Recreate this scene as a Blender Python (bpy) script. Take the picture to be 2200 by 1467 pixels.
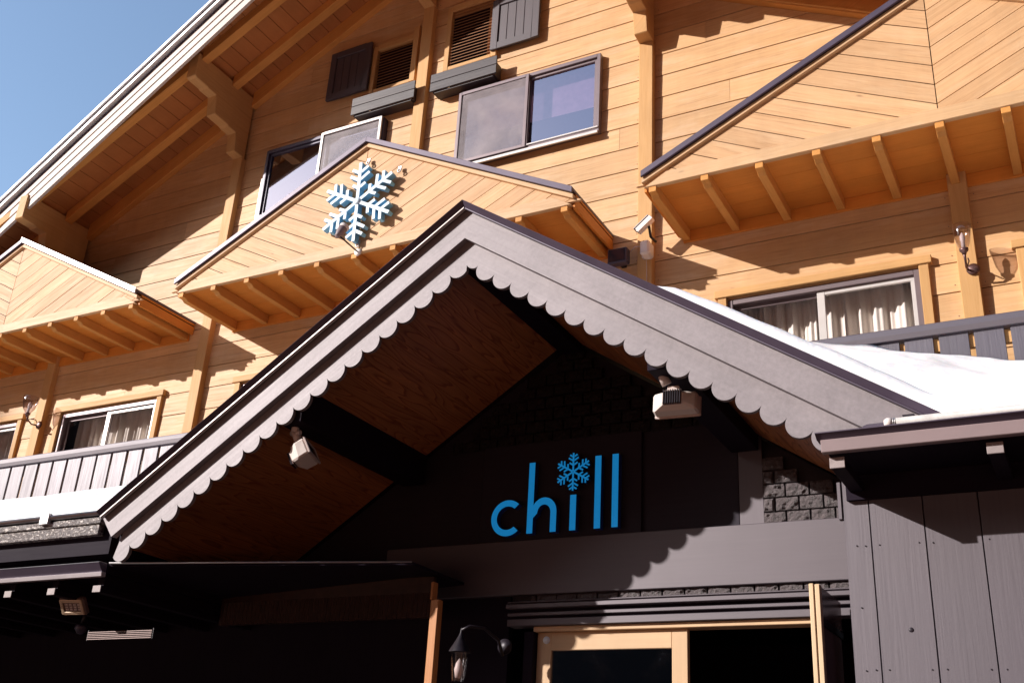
import bpy, bmesh, math, random
from mathutils import Vector, Matrix, noise
random.seed(7)
C = bpy.context.scene
for o in list(bpy.data.objects): bpy.data.objects.remove(o)

# ------------------------------------------------------------------ camera
ZC = 1.6                      # eye height: every mesh below is written relative to the eye and lifted by ZC
cam_d = bpy.data.cameras.new('camera'); cam = bpy.data.objects.new('camera', cam_d)
C.collection.objects.link(cam); C.camera = cam
RX, UP, FW = ((0.880597, 0.470601, 0.055526), (0.147062, -0.382798, 0.912052), (-0.450468, 0.794984, 0.406298))
cam.matrix_world = Matrix(((RX[0], UP[0], -FW[0], 0), (RX[1], UP[1], -FW[1], 0), (RX[2], UP[2], -FW[2], ZC), (0, 0, 0, 1)))
cam_d.sensor_width = 36; cam_d.lens = 36 * 2311.94 / 2200
cam_d.clip_start = 0.05; cam_d.clip_end = 2000

# ------------------------------------------------------------------ sky, sun, exposure
SUN = Vector((-1.085, -1.0, 0.62)).normalized()        # towards the sun
el = math.asin(SUN.z)
w = bpy.data.worlds.new('World'); C.world = w; w.use_nodes = True
nt = w.node_tree; nt.nodes.clear()
sky = nt.nodes.new('ShaderNodeTexSky'); sky.sky_type = 'NISHITA'; sky.sun_disc = False
sky.sun_elevation = el; sky.sun_rotation = math.atan2(SUN.x, SUN.y)
sky.altitude = 0; sky.air_density = 1.0; sky.dust_density = 0.7; sky.ozone_density = 1.0
bg = nt.nodes.new('ShaderNodeBackground'); bg.inputs[1].default_value = 0.15
wo = nt.nodes.new('ShaderNodeOutputWorld')
nt.links.new(sky.outputs[0], bg.inputs[0]); nt.links.new(bg.outputs[0], wo.inputs[0])
sd = bpy.data.lights.new('sun', 'SUN'); sd.energy = 4.1; sd.angle = math.radians(0.5); sd.color = (1.0, 0.93, 0.87)
sun = bpy.data.objects.new('sun', sd); C.collection.objects.link(sun)
sun.rotation_euler = SUN.to_track_quat('Z', 'Y').to_euler(); sun.location = SUN * 60
C.view_settings.view_transform = 'Standard'; C.view_settings.look = 'None'
C.view_settings.exposure = 0.72; C.view_settings.gamma = 1.0
C.render.engine = 'CYCLES'; C.cycles.max_bounces = 8; C.cycles.transparent_max_bounces = 12

# ------------------------------------------------------------------ materials
def new_mat(name):
    m = bpy.data.materials.new(name); m.use_nodes = True
    n = m.node_tree; n.nodes.clear()
    out = n.nodes.new('ShaderNodeOutputMaterial'); b = n.nodes.new('ShaderNodeBsdfPrincipled')
    n.links.new(b.outputs[0], out.inputs[0])
    return m, n, b, out
def N(n, t, **kw):
    x = n.nodes.new(t)
    for k, v in kw.items():
        if k.startswith('i_'):
            key = k[2:]; key = int(key) if key.isdigit() else key
            x.inputs[key].default_value = v
        else: setattr(x, k, v)
    return x
def ramp(n, src, stops):
    r = n.nodes.new('ShaderNodeValToRGB'); e = r.color_ramp.elements
    e[0].position, e[0].color = stops[0][0], (*stops[0][1], 1)
    e[1].position, e[1].color = stops[-1][0], (*stops[-1][1], 1)
    for p, c in stops[1:-1]:
        q = e.new(p); q.color = (*c, 1)
    n.links.new(src, r.inputs[0]); return r
def uvcoord(n, su, sv, offs=37.0):
    """UV in metres along / across the board, shifted by the board's own random number"""
    uv = n.nodes.new('ShaderNodeUVMap'); uv.uv_map = 'UVMap'
    at = N(n, 'ShaderNodeAttribute', attribute_name='rnd')
    mp = N(n, 'ShaderNodeVectorMath', operation='MULTIPLY'); mp.inputs[1].default_value = (su, sv, 1)
    n.links.new(uv.outputs[0], mp.inputs[0])
    ml = N(n, 'ShaderNodeMath', operation='MULTIPLY'); ml.inputs[1].default_value = offs
    n.links.new(at.outputs['Fac'], ml.inputs[0])
    cb = n.nodes.new('ShaderNodeCombineXYZ')
    for i in range(3): n.links.new(ml.outputs[0], cb.inputs[i])
    ad = N(n, 'ShaderNodeVectorMath', operation='ADD')
    n.links.new(mp.outputs[0], ad.inputs[0]); n.links.new(cb.outputs[0], ad.inputs[1])
    return ad.outputs[0], at.outputs['Fac']
def noise_t(n, vec, scale, detail=4, rough=0.55, dist=0.0):
    t = N(n, 'ShaderNodeTexNoise', i_Scale=scale, i_Detail=detail, i_Roughness=rough, i_Distortion=dist)
    n.links.new(vec, t.inputs['Vector']); return t.outputs['Fac']
def mixc(n, f, a, b, mode='MIX'):
    x = n.nodes.new('ShaderNodeMix'); x.data_type = 'RGBA'; x.blend_type = mode
    for sock, v in ((x.inputs[0], f), (x.inputs[6], a), (x.inputs[7], b)):
        if isinstance(v, (int, float)): sock.default_value = v
        elif isinstance(v, tuple): sock.default_value = (*v, 1)
        else: n.links.new(v, sock)
    return x.outputs[2]
def math_(n, op, a, b=None, clamp=False):
    x = N(n, 'ShaderNodeMath', operation=op); x.use_clamp = clamp
    for i, v in enumerate((a, b)):
        if v is None: continue
        if isinstance(v, (int, float)): x.inputs[i].default_value = v
        else: n.links.new(v, x.inputs[i])
    return x.outputs[0]
def bump(n, b, h, strength, dist=0.01):
    x = N(n, 'ShaderNodeBump', i_Strength=strength, i_Distance=dist)
    n.links.new(h, x.inputs['Height']); n.links.new(x.outputs[0], b.inputs['Normal'])

def wood(name, light, mid, dark, rough=0.55, grain=0.5, vary=0.25, knots=True, spec=0.4, bleach=None, bs=0.25, wear=None, ior=1.5, mottle=0.0):
    m, n, b, out = new_mat(name)
    v, r = uvcoord(n, 1.2, 26)
    g1 = noise_t(n, v, 1.6, 6, 0.65, 0.4)
    v2, _ = uvcoord(n, 2.5, 90)
    g2 = noise_t(n, v2, 1.0, 3, 0.6)
    v3, _ = uvcoord(n, 0.7, 1.6)
    lo = noise_t(n, v3, 1.3, 3)
    g = math_(n, 'ADD', math_(n, 'MULTIPLY', g1, 0.65), math_(n, 'MULTIPLY', g2, 0.35))
    g = math_(n, 'ADD', math_(n, 'MULTIPLY', math_(n, 'SUBTRACT', g, 0.5), grain * 2), 0.5, True)
    c = ramp(n, g, [(0.12, dark), (0.45, mid), (0.8, light)]).outputs[0]
    # board to board difference and broad patches
    f = math_(n, 'ADD', math_(n, 'MULTIPLY', r, vary), 1.0 - vary / 2)
    f = math_(n, 'MULTIPLY', f, math_(n, 'ADD', math_(n, 'MULTIPLY', lo, 0.35), 0.83))
    tc = n.nodes.new('ShaderNodeTexCoord'); mp = N(n, 'ShaderNodeMapping'); mp.inputs['Scale'].default_value = (5.5, 5.5, 0.55); n.links.new(tc.outputs['Object'], mp.inputs[0])
    st = noise_t(n, mp.outputs[0], 1.0, 5, 0.6); bl_ = noise_t(n, tc.outputs['Object'], 0.8, 4, 0.6)
    f = math_(n, 'MULTIPLY', f, math_(n, 'ADD', math_(n, 'MULTIPLY', st, 0.26), 0.88)); f = math_(n, 'MULTIPLY', f, math_(n, 'ADD', math_(n, 'MULTIPLY', bl_, 0.24), 0.88))
    hs = N(n, 'ShaderNodeHueSaturation'); n.links.new(c, hs.inputs['Color']); n.links.new(f, hs.inputs['Value'])
    c = hs.outputs[0]
    if bleach:
        w3, _ = uvcoord(n, 1.5, 7, 11)
        bl = ramp(n, noise_t(n, w3, 1.0, 6, 0.7), [(0.50, (0, 0, 0)), (0.78, (1, 1, 1))]).outputs[0]
        c = mixc(n, math_(n, 'MULTIPLY', bl, bleach[0]), c, bleach[1])
    if mottle:
        tcm = n.nodes.new('ShaderNodeTexCoord')
        mo = math_(n, 'ADD', math_(n, 'MULTIPLY', noise_t(n, tcm.outputs['Object'], 38.0, 7, 0.72), 0.6), math_(n, 'MULTIPLY', noise_t(n, tcm.outputs['Object'], 5.0, 5, 0.7), 0.4))
        hv = N(n, 'ShaderNodeHueSaturation'); n.links.new(c, hv.inputs['Color']); n.links.new(math_(n, 'ADD', math_(n, 'MULTIPLY', math_(n, 'SUBTRACT', mo, 0.5), mottle * 3.2), 1.0), hv.inputs['Value']); c = hv.outputs[0]
    if knots:
        kv, _ = uvcoord(n, 1.0, 2.6, 19)
        vo = N(n, 'ShaderNodeTexVoronoi', i_Scale=1.35); vo.feature = 'F1'; n.links.new(kv, vo.inputs['Vector'])
        wob = math_(n, 'MULTIPLY', math_(n, 'SUBTRACT', g1, 0.5), 0.05)
        d = math_(n, 'ADD', vo.outputs['Distance'], wob)
        k = ramp(n, d, [(0.012, (0.85, 0.85, 0.85)), (0.030, (0.45, 0.45, 0.45)), (0.055, (0, 0, 0))]).outputs[0]
        c = mixc(n, math_(n, 'MULTIPLY', k, 0.55), c, tuple(x * 0.45 for x in dark))
    if wear:
        wv, _ = uvcoord(n, 5, 30, 23)
        wr = ramp(n, noise_t(n, wv, 1.0, 8, 0.75), [(0.66, (0, 0, 0)), (0.72, (1, 1, 1))]).outputs[0]
        c = mixc(n, math_(n, 'MULTIPLY', wr, wear[0]), c, wear[1])
    n.links.new(c, b.inputs['Base Color']); b.inputs['IOR'].default_value = ior
    if ior > 1.51: b.inputs['Specular Tint'].default_value = (1.0, 0.93, 0.98, 1)
    b.inputs['Roughness'].default_value = rough; b.inputs['Specular IOR Level'].default_value = spec
    rr = ramp(n, g, [(0.2, (rough + .12,) * 3), (0.8, (rough - .06,) * 3)]).outputs[0]
    n.links.new(rr, b.inputs['Roughness'])
    bump(n, b, g, bs, 0.004)
    return m
def plain(name, col, rough=0.5, metal=0.0, spec=0.5, var=0.15, scale=9.0, bs=0.0, coat=0):
    m, n, b, out = new_mat(name)
    tc = n.nodes.new('ShaderNodeTexCoord')
    f = noise_t(n, tc.outputs['Object'], scale, 6, 0.6)
    c = ramp(n, f, [(0.3, tuple(x * (1 - var) for x in col)), (0.7, tuple(min(1, x * (1 + var)) for x in col))]).outputs[0]
    n.links.new(c, b.inputs['Base Color'])
    b.inputs['Roughness'].default_value = rough; b.inputs['Metallic'].default_value = metal
    b.inputs['Specular IOR Level'].default_value = spec
    if coat: b.inputs['Coat Weight'].default_value = coat
    if bs: bump(n, b, noise_t(n, tc.outputs['Object'], scale * 6, 5, 0.6), bs, 0.004)
    return m

M = {}
M['siding'] = wood('painted siding', (0.64, 0.40, 0.195), (0.56, 0.325, 0.148), (0.35, 0.18, 0.068), 0.58, 0.62, 0.22, True, 0.5, (0.55, (0.69, 0.50, 0.34)), 0.22, None, 1.5)
M['gable'] = wood('gable boards', (0.62, 0.38, 0.19), (0.53, 0.305, 0.145), (0.31, 0.155, 0.06), 0.62, 0.65, 0.18, True, 0.5, (0.45, (0.66, 0.47, 0.29)), 0.25, None, 1.5)
M['trim'] = wood('painted trim', (0.60, 0.36, 0.155), (0.54, 0.30, 0.115), (0.35, 0.165, 0.05), 0.6, 0.5, 0.10, False, 0.35, None, 0.25)
M['rafter'] = wood('stained rafters', (0.64, 0.30, 0.085), (0.56, 0.25, 0.062), (0.40, 0.155, 0.035), 0.6, 0.5, 0.12, False, 0.3, None, 0.2)
M['base_trim'] = wood('weathered base trim', (0.60, 0.38, 0.20), (0.53, 0.32, 0.155), (0.34, 0.18, 0.08), 0.6, 0.5, 0.08, True, 0.6, (0.55, (0.68, 0.50, 0.33)), 0.4, (0.7, (0.78, 0.68, 0.58)))
M['soffit'] = wood('stained soffit', (0.66, 0.25, 0.045), (0.58, 0.205, 0.032), (0.40, 0.125, 0.018), 0.55, 0.35, 0.14, False, 0.3, None, 0.2)
M['roof_soffit'] = wood('roof soffit boards', (0.46, 0.175, 0.055), (0.40, 0.145, 0.042), (0.28, 0.09, 0.026), 0.6, 0.3, 0.12, False, 0.25, None, 0.2)
M['louver'] = wood('louver slats', (0.36, 0.17, 0.075), (0.31, 0.135, 0.056), (0.22, 0.09, 0.036), 0.6, 0.3, 0.1, False, 0.3)
M['dark'] = wood('charcoal painted board', (0.050, 0.040, 0.052), (0.042, 0.033, 0.045), (0.028, 0.020, 0.031), 0.56, 0.45, 0.10, False, 1.0, None, 0.30, (0.25, (0.13, 0.11, 0.12)), 1.66)
M['dark_fine'] = wood('charcoal beam', (0.050, 0.038, 0.050), (0.044, 0.033, 0.045), (0.032, 0.023, 0.035), 0.54, 0.3, 0.05, False, 1.0, None, 0.10, None, 1.62)
M['rakeboard'] = wood('glossy rake boards', (0.15, 0.128, 0.132), (0.125, 0.104, 0.11), (0.08, 0.064, 0.07), 0.54, 0.6, 0.06, False, 0.6, None, 0.3, None, 1.55)
M['fence'] = wood('charcoal balusters', (0.085, 0.080, 0.100), (0.060, 0.055, 0.074), (0.026, 0.022, 0.034), 0.50, 0.7, 0.30, True, 0.9, None, 0.4, None, 1.58)
M['fascia'] = wood('fascia paint', (0.212, 0.188, 0.198), (0.186, 0.164, 0.174), (0.126, 0.108, 0.118), 0.54, 0.35, 0.10, False, 0.7, None, 0.35, (0.35, (0.36, 0.32, 0.32)), 1.55, 0.45)
M['box'] = wood('flower box boards', (0.060, 0.044, 0.046), (0.034, 0.024, 0.030), (0.016, 0.010, 0.016), 0.50, 0.6, 0.2, False, 0.5, None, 0.5, (0.6, (0.26, 0.20, 0.16)), 1.5)
M['shutter'] = wood('shutter boards', (0.075, 0.058, 0.070), (0.060, 0.045, 0.057), (0.035, 0.025, 0.036), 0.50, 0.4, 0.08, False, 0.6, None, 0.25, None, 1.5)
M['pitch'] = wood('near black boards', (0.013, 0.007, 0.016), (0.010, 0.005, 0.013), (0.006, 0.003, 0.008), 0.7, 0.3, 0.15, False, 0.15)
M['flash'] = plain('dark metal flashing', (0.080, 0.060, 0.092), 0.45, 0.25, 0.5, 0.12, 5)
M['brownmetal'] = plain('brown enamel metal', (0.25, 0.185, 0.19), 0.5, 0.0, 0.5, 0.06, 4)
M['rakeboard'] = wood('pale rake boards', (0.56, 0.49, 0.44), (0.50, 0.43, 0.385), (0.36, 0.30, 0.27), 0.5, 0.4, 0.06, False, 0.45)
M['galv'] = plain('galvanised metal', (0.46, 0.44, 0.45), 0.42, 0.6, 0.5, 0.1, 12)
M['alu'] = plain('bronze window frame', (0.20, 0.155, 0.165), 0.38, 0.35, 0.5, 0.06, 6)
M['alu_light'] = plain('pale window sash', (0.62, 0.58, 0.56), 0.35, 0.2, 0.5, 0.05, 6)
M['navy'] = plain('dark blue frame', (0.06, 0.05, 0.085), 0.35, 0.2, 0.5, 0.1, 6)
M['white'] = plain('white plastic', (0.78, 0.70, 0.66), 0.45, 0, 0.5, 0.04, 6)
M['ivory'] = plain('aged white plastic', (0.60, 0.50, 0.47), 0.5, 0, 0.5, 0.08, 16)
M['pipe'] = plain('pipe frosted white', (0.50, 0.48, 0.47), 0.42, 0.1, 0.5, 0.16, 22, 0.2)
M['black'] = plain('black metal', (0.018, 0.013, 0.02), 0.45, 0.3, 0.5, 0.2, 20)
M['iron'] = plain('bronze lamp metal', (0.16, 0.09, 0.085), 0.4, 0.6, 0.5, 0.3, 30)
M['grille'] = plain('grille brown', (0.22, 0.15, 0.14), 0.5, 0.2, 0.5, 0.1, 20)
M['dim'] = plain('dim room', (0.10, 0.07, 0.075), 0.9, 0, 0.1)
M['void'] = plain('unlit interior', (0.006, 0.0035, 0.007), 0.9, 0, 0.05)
M['blue'] = plain('sign face blue with added glow', (0.010, 0.30, 0.78), 0.5, 0, 0.4, 0.06, 25)
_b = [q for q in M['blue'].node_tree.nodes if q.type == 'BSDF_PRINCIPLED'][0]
_b.inputs['Emission Color'].default_value = (0.012, 0.40, 1.0, 1); _b.inputs['Emission Strength'].default_value = 0.20  # emission added so the letter faces stay bright in the dark entry
M['blue_side'] = plain('sign edge blue', (0.02, 0.055, 0.32), 0.55, 0, 0.4, 0.06, 25)
M['ice'] = plain('pale ice blue paint', (0.62, 0.74, 0.84), 0.5, 0, 0.4, 0.03, 20)
M['ice_side'] = plain('ice blue edge', (0.22, 0.50, 0.72), 0.5, 0, 0.4, 0.04, 20)
M['sticker'] = plain('pale sticker', (0.80, 0.84, 0.95), 0.35, 0, 1.0)
M['lens'] = plain('dark lens glass', (0.02, 0.025, 0.045), 0.08, 0, 0.8)

# canopy ceiling: flat-sawn boards with cathedral grain
def cathedral():
    m, n, b, out = new_mat('varnished ceiling boards')
    v, r = uvcoord(n, 0.95, 7.5, 41)
    lo = noise_t(n, v, 1.0, 2, 0.4, 0.2)
    rings = math_(n, 'FRACT', math_(n, 'MULTIPLY', lo, 13.0))
    c1 = ramp(n, rings, [(0.0, (0.45, 0.175, 0.065)), (0.62, (0.39, 0.145, 0.053)), (0.86, (0.22, 0.062, 0.024)), (1.0, (0.56, 0.21, 0.07))]).outputs[0]
    v2, _ = uvcoord(n, 2.0, 110)
    fib = noise_t(n, v2, 1.0, 3)
    hs = N(n, 'ShaderNodeHueSaturation'); n.links.new(c1, hs.inputs['Color'])
    f = math_(n, 'MULTIPLY', math_(n, 'ADD', math_(n, 'MULTIPLY', r, 0.30), 0.85), math_(n, 'ADD', math_(n, 'MULTIPLY', fib, 0.4), 0.8))
    n.links.new(f, hs.inputs['Value']); n.links.new(hs.outputs[0], b.inputs['Base Color'])
    b.inputs['Roughness'].default_value = 0.42; b.inputs['Specular IOR Level'].default_value = 0.45
    bump(n, b, rings, 0.12, 0.002)
    return m
M['ceiling'] = cathedral()

def snow_mat():
    m, n, b, out = new_mat('snow')
    tc = n.nodes.new('ShaderNodeTexCoord')
    f = noise_t(n, tc.outputs['Object'], 3.0, 6, 0.6)
    c = ramp(n, f, [(0.3, (0.86, 0.86, 0.88)), (0.7, (0.93, 0.92, 0.92))]).outputs[0]
    n.links.new(c, b.inputs['Base Color']); b.inputs['Roughness'].default_value = 0.75
    b.inputs['Subsurface Weight'].default_value = 0.15; b.inputs['Subsurface Scale'].default_value = 0.03
    h = math_(n, 'ADD', noise_t(n, tc.outputs['Object'], 9.0, 5, 0.6), math_(n, 'MULTIPLY', noise_t(n, tc.outputs['Object'], 40.0, 3), 0.10))
    bump(n, b, h, 0.28, 0.03)
    return m
M['snow'] = snow_mat()

def frosty():
    """black board spattered with frozen snow"""
    m, n, b, out = new_mat('board crusted with snow')
    tc = n.nodes.new('ShaderNodeTexCoord')
    mp = N(n, 'ShaderNodeMapping'); mp.inputs['Scale'].default_value = (1, 1, 2.2); n.links.new(tc.outputs['Object'], mp.inputs[0])
    f = ramp(n, noise_t(n, mp.outputs[0], 26.0, 8, 0.8), [(0.47, (0, 0, 0)), (0.56, (1, 1, 1))]).outputs[0]
    c = mixc(n, f, (0.06, 0.04, 0.045), (0.62, 0.57, 0.54))
    n.links.new(c, b.inputs['Base Color']); b.inputs['Roughness'].default_value = 0.5
    bump(n, b, f, 0.6, 0.01)
    return m
M['frosty'] = frosty()

def glass(name, tint=(0.85, 0.87, 0.9), refl=0.25, rough=0.01, gcol=(0.95, 0.95, 1.0)):
    m = bpy.data.materials.new(name); m.use_nodes = True; n = m.node_tree; n.nodes.clear()
    out = n.nodes.new('ShaderNodeOutputMaterial'); mx = n.nodes.new('ShaderNodeMixShader')
    tr = N(n, 'ShaderNodeBsdfTransparent'); tr.inputs[0].default_value = (*tint, 1)
    gl = N(n, 'ShaderNodeBsdfGlossy', i_Roughness=rough); gl.inputs[0].default_value = (*gcol, 1)
    lw = N(n, 'ShaderNodeLayerWeight', i_Blend=0.5)
    f = math_(n, 'ADD', math_(n, 'MULTIPLY', math_(n, 'POWER', lw.outputs['Facing'], 4.0), 0.9), refl, True)
    n.links.new(f, mx.inputs[0]); n.links.new(tr.outputs[0], mx.inputs[1]); n.links.new(gl.outputs[0], mx.inputs[2])
    n.links.new(mx.outputs[0], out.inputs[0]); return m
M['glass'] = glass('window glass', (0.96, 0.96, 0.98), 0.10)
M['mirror_glass'] = glass('coated window glass', (0.62, 0.58, 0.72), 0.34, 0.01, (0.80, 0.80, 0.98))
M['lamp_glass'] = glass('lamp glass', (0.90, 0.87, 0.88), 0.07, 0.10)
M['door_glass'] = glass('tinted door glass', (0.22, 0.22, 0.32), 0.22, 0.02)

def screen_mat():
    m = bpy.data.materials.new('insect mesh'); m.use_nodes = True; n = m.node_tree; n.nodes.clear()
    out = n.nodes.new('ShaderNodeOutputMaterial'); mx = n.nodes.new('ShaderNodeMixShader')
    tr = N(n, 'ShaderNodeBsdfTransparent'); df = n.nodes.new('ShaderNodeBsdfPrincipled')
    tc = n.nodes.new('ShaderNodeTexCoord')
    wv = [N(n, 'ShaderNodeTexWave', i_Scale=s, i_Distortion=1.2) for s in (34, 34)]
    wv[0].bands_direction = 'X'; wv[1].bands_direction = 'Z'
    for x in wv: n.links.new(tc.outputs['Object'], x.inputs[0])
    s = math_(n, 'MAXIMUM', wv[0].outputs['Fac'], wv[1].outputs['Fac'])
    big = noise_t(n, tc.outputs['Object'], 2.5, 3)
    c = ramp(n, math_(n, 'ADD', math_(n, 'MULTIPLY', s, 0.35), math_(n, 'MULTIPLY', big, 0.8)), [(0.3, (0.16, 0.13, 0.155)), (0.9, (0.30, 0.245, 0.26))]).outputs[0]
    n.links.new(c, df.inputs['Base Color']); df.inputs['Roughness'].default_value = 0.55
    f = math_(n, 'ADD', math_(n, 'MULTIPLY', s, 0.28), math_(n, 'MULTIPLY', big, 0.75), True)
    n.links.new(f, mx.inputs[0]); n.links.new(tr.outputs[0], mx.inputs[1]); n.links.new(df.outputs[0], mx.inputs[2])
    n.links.new(mx.outputs[0], out.inputs[0]); return m
M['screen'] = screen_mat()

def fabric():
    m, n, b, out = new_mat('cream curtain cloth')
    v, r = uvcoord(n, 60, 60)
    c = ramp(n, noise_t(n, v, 1.0, 3), [(0.3, (0.80, 0.72, 0.64)), (0.7, (0.88, 0.81, 0.74))]).outputs[0]
    n.links.new(c, b.inputs['Base Color']); b.inputs['Roughness'].default_value = 0.9; b.inputs['Specular IOR Level'].default_value = 0.1
    return m
M['curtain'] = fabric()

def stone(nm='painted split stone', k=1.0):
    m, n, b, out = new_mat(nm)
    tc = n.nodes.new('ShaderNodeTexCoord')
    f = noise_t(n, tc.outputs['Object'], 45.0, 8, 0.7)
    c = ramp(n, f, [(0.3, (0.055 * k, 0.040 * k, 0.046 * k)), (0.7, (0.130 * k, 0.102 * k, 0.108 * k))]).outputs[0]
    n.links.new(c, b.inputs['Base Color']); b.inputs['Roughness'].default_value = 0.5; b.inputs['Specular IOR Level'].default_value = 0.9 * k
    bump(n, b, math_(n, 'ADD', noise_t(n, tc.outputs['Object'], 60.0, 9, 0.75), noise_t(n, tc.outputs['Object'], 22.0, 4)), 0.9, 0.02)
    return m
M['stone'] = stone(); M['stone_shade'] = stone('split stone darkened as shade', 0.22)  # second copy is the same stone with canopy shade in its colour

def blocker_mat():
    m, n, b, out = new_mat('light blocking slope')
    tc = n.nodes.new('ShaderNodeTexCoord')
    mp = N(n, 'ShaderNodeMapping'); mp.inputs['Scale'].default_value = (1, 1, 0.45); n.links.new(tc.outputs['Object'], mp.inputs[0])
    f = noise_t(n, mp.outputs[0], 0.55, 8, 0.75, 0.6)
    c = ramp(n, f, [(0.50, (0.018, 0.014, 0.013)), (0.62, (0.06, 0.035, 0.026)), (0.70, (0.6, 0.6, 0.62))]).outputs[0]
    n.links.new(c, b.inputs['Base Color']); b.inputs['Roughness'].default_value = 0.9
    return m
M['hill'] = blocker_mat()
M['doorwood'] = wood('pale door wood', (0.66, 0.46, 0.28), (0.60, 0.40, 0.235), (0.46, 0.28, 0.15), 0.45, 0.3, 0.06, False, 0.4, None, 0.12)
M['doorlight'] = wood('bleached post wood', (0.74, 0.55, 0.37), (0.68, 0.48, 0.30), (0.52, 0.34, 0.2), 0.5, 0.3, 0.06, False, 0.4, None, 0.12)
M['postwood'] = wood('orange post wood', (0.55, 0.24, 0.08), (0.46, 0.18, 0.055), (0.25, 0.08, 0.03), 0.5, 0.5, 0.1, False, 0.4)
M['board_shade'] = wood('charcoal boards darkened as shade', (0.017, 0.011, 0.022), (0.014, 0.009, 0.019), (0.009, 0.005, 0.013), 0.65, 0.3, 0.06, False, 0.35)  # darker copy of the charcoal boards, entry shade put into the colour
M['tail'] = wood('grey end grain', (0.38, 0.32, 0.32), (0.31, 0.26, 0.26), (0.17, 0.135, 0.14), 0.5, 0.6, 0.1, False, 0.3)
M['bronze'] = plain('bronze ribbed sheet', (0.13, 0.075, 0.07), 0.25, 0.3, 0.6, 0.15, 8)
M['lip'] = plain('metal lip coloured as lit', (0.50, 0.44, 0.42), 0.4, 0.2, 0.5, 0.1, 8)
M['galv_paint'] = plain('shiny painted gutter', (0.42, 0.38, 0.40), 0.3, 0.2, 0.5, 0.08, 6)
M['ribbed'] = plain('ribbed amber panel', (0.04, 0.018, 0.014), 0.4, 0, 0.4, 0.3, 14)
M['beige'] = plain('beige reflector', (0.62, 0.46, 0.32), 0.4, 0.2, 0.5, 0.1, 20)
M['bounce_ground'] = plain('warm bounce ground', (0.62, 0.26, 0.13), 0.8, 0, 0.2, 0.25, 0.8)
M['blind'] = plain('dusty pink blind', (0.46, 0.30, 0.30), 0.8, 0, 0.1)
M['apron'] = plain('dark apron ground', (0.028, 0.016, 0.014), 0.75, 0, 0.2, 0.2, 2)
M['deck'] = plain('porch deck', (0.05, 0.03, 0.026), 0.7, 0, 0.3)

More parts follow.
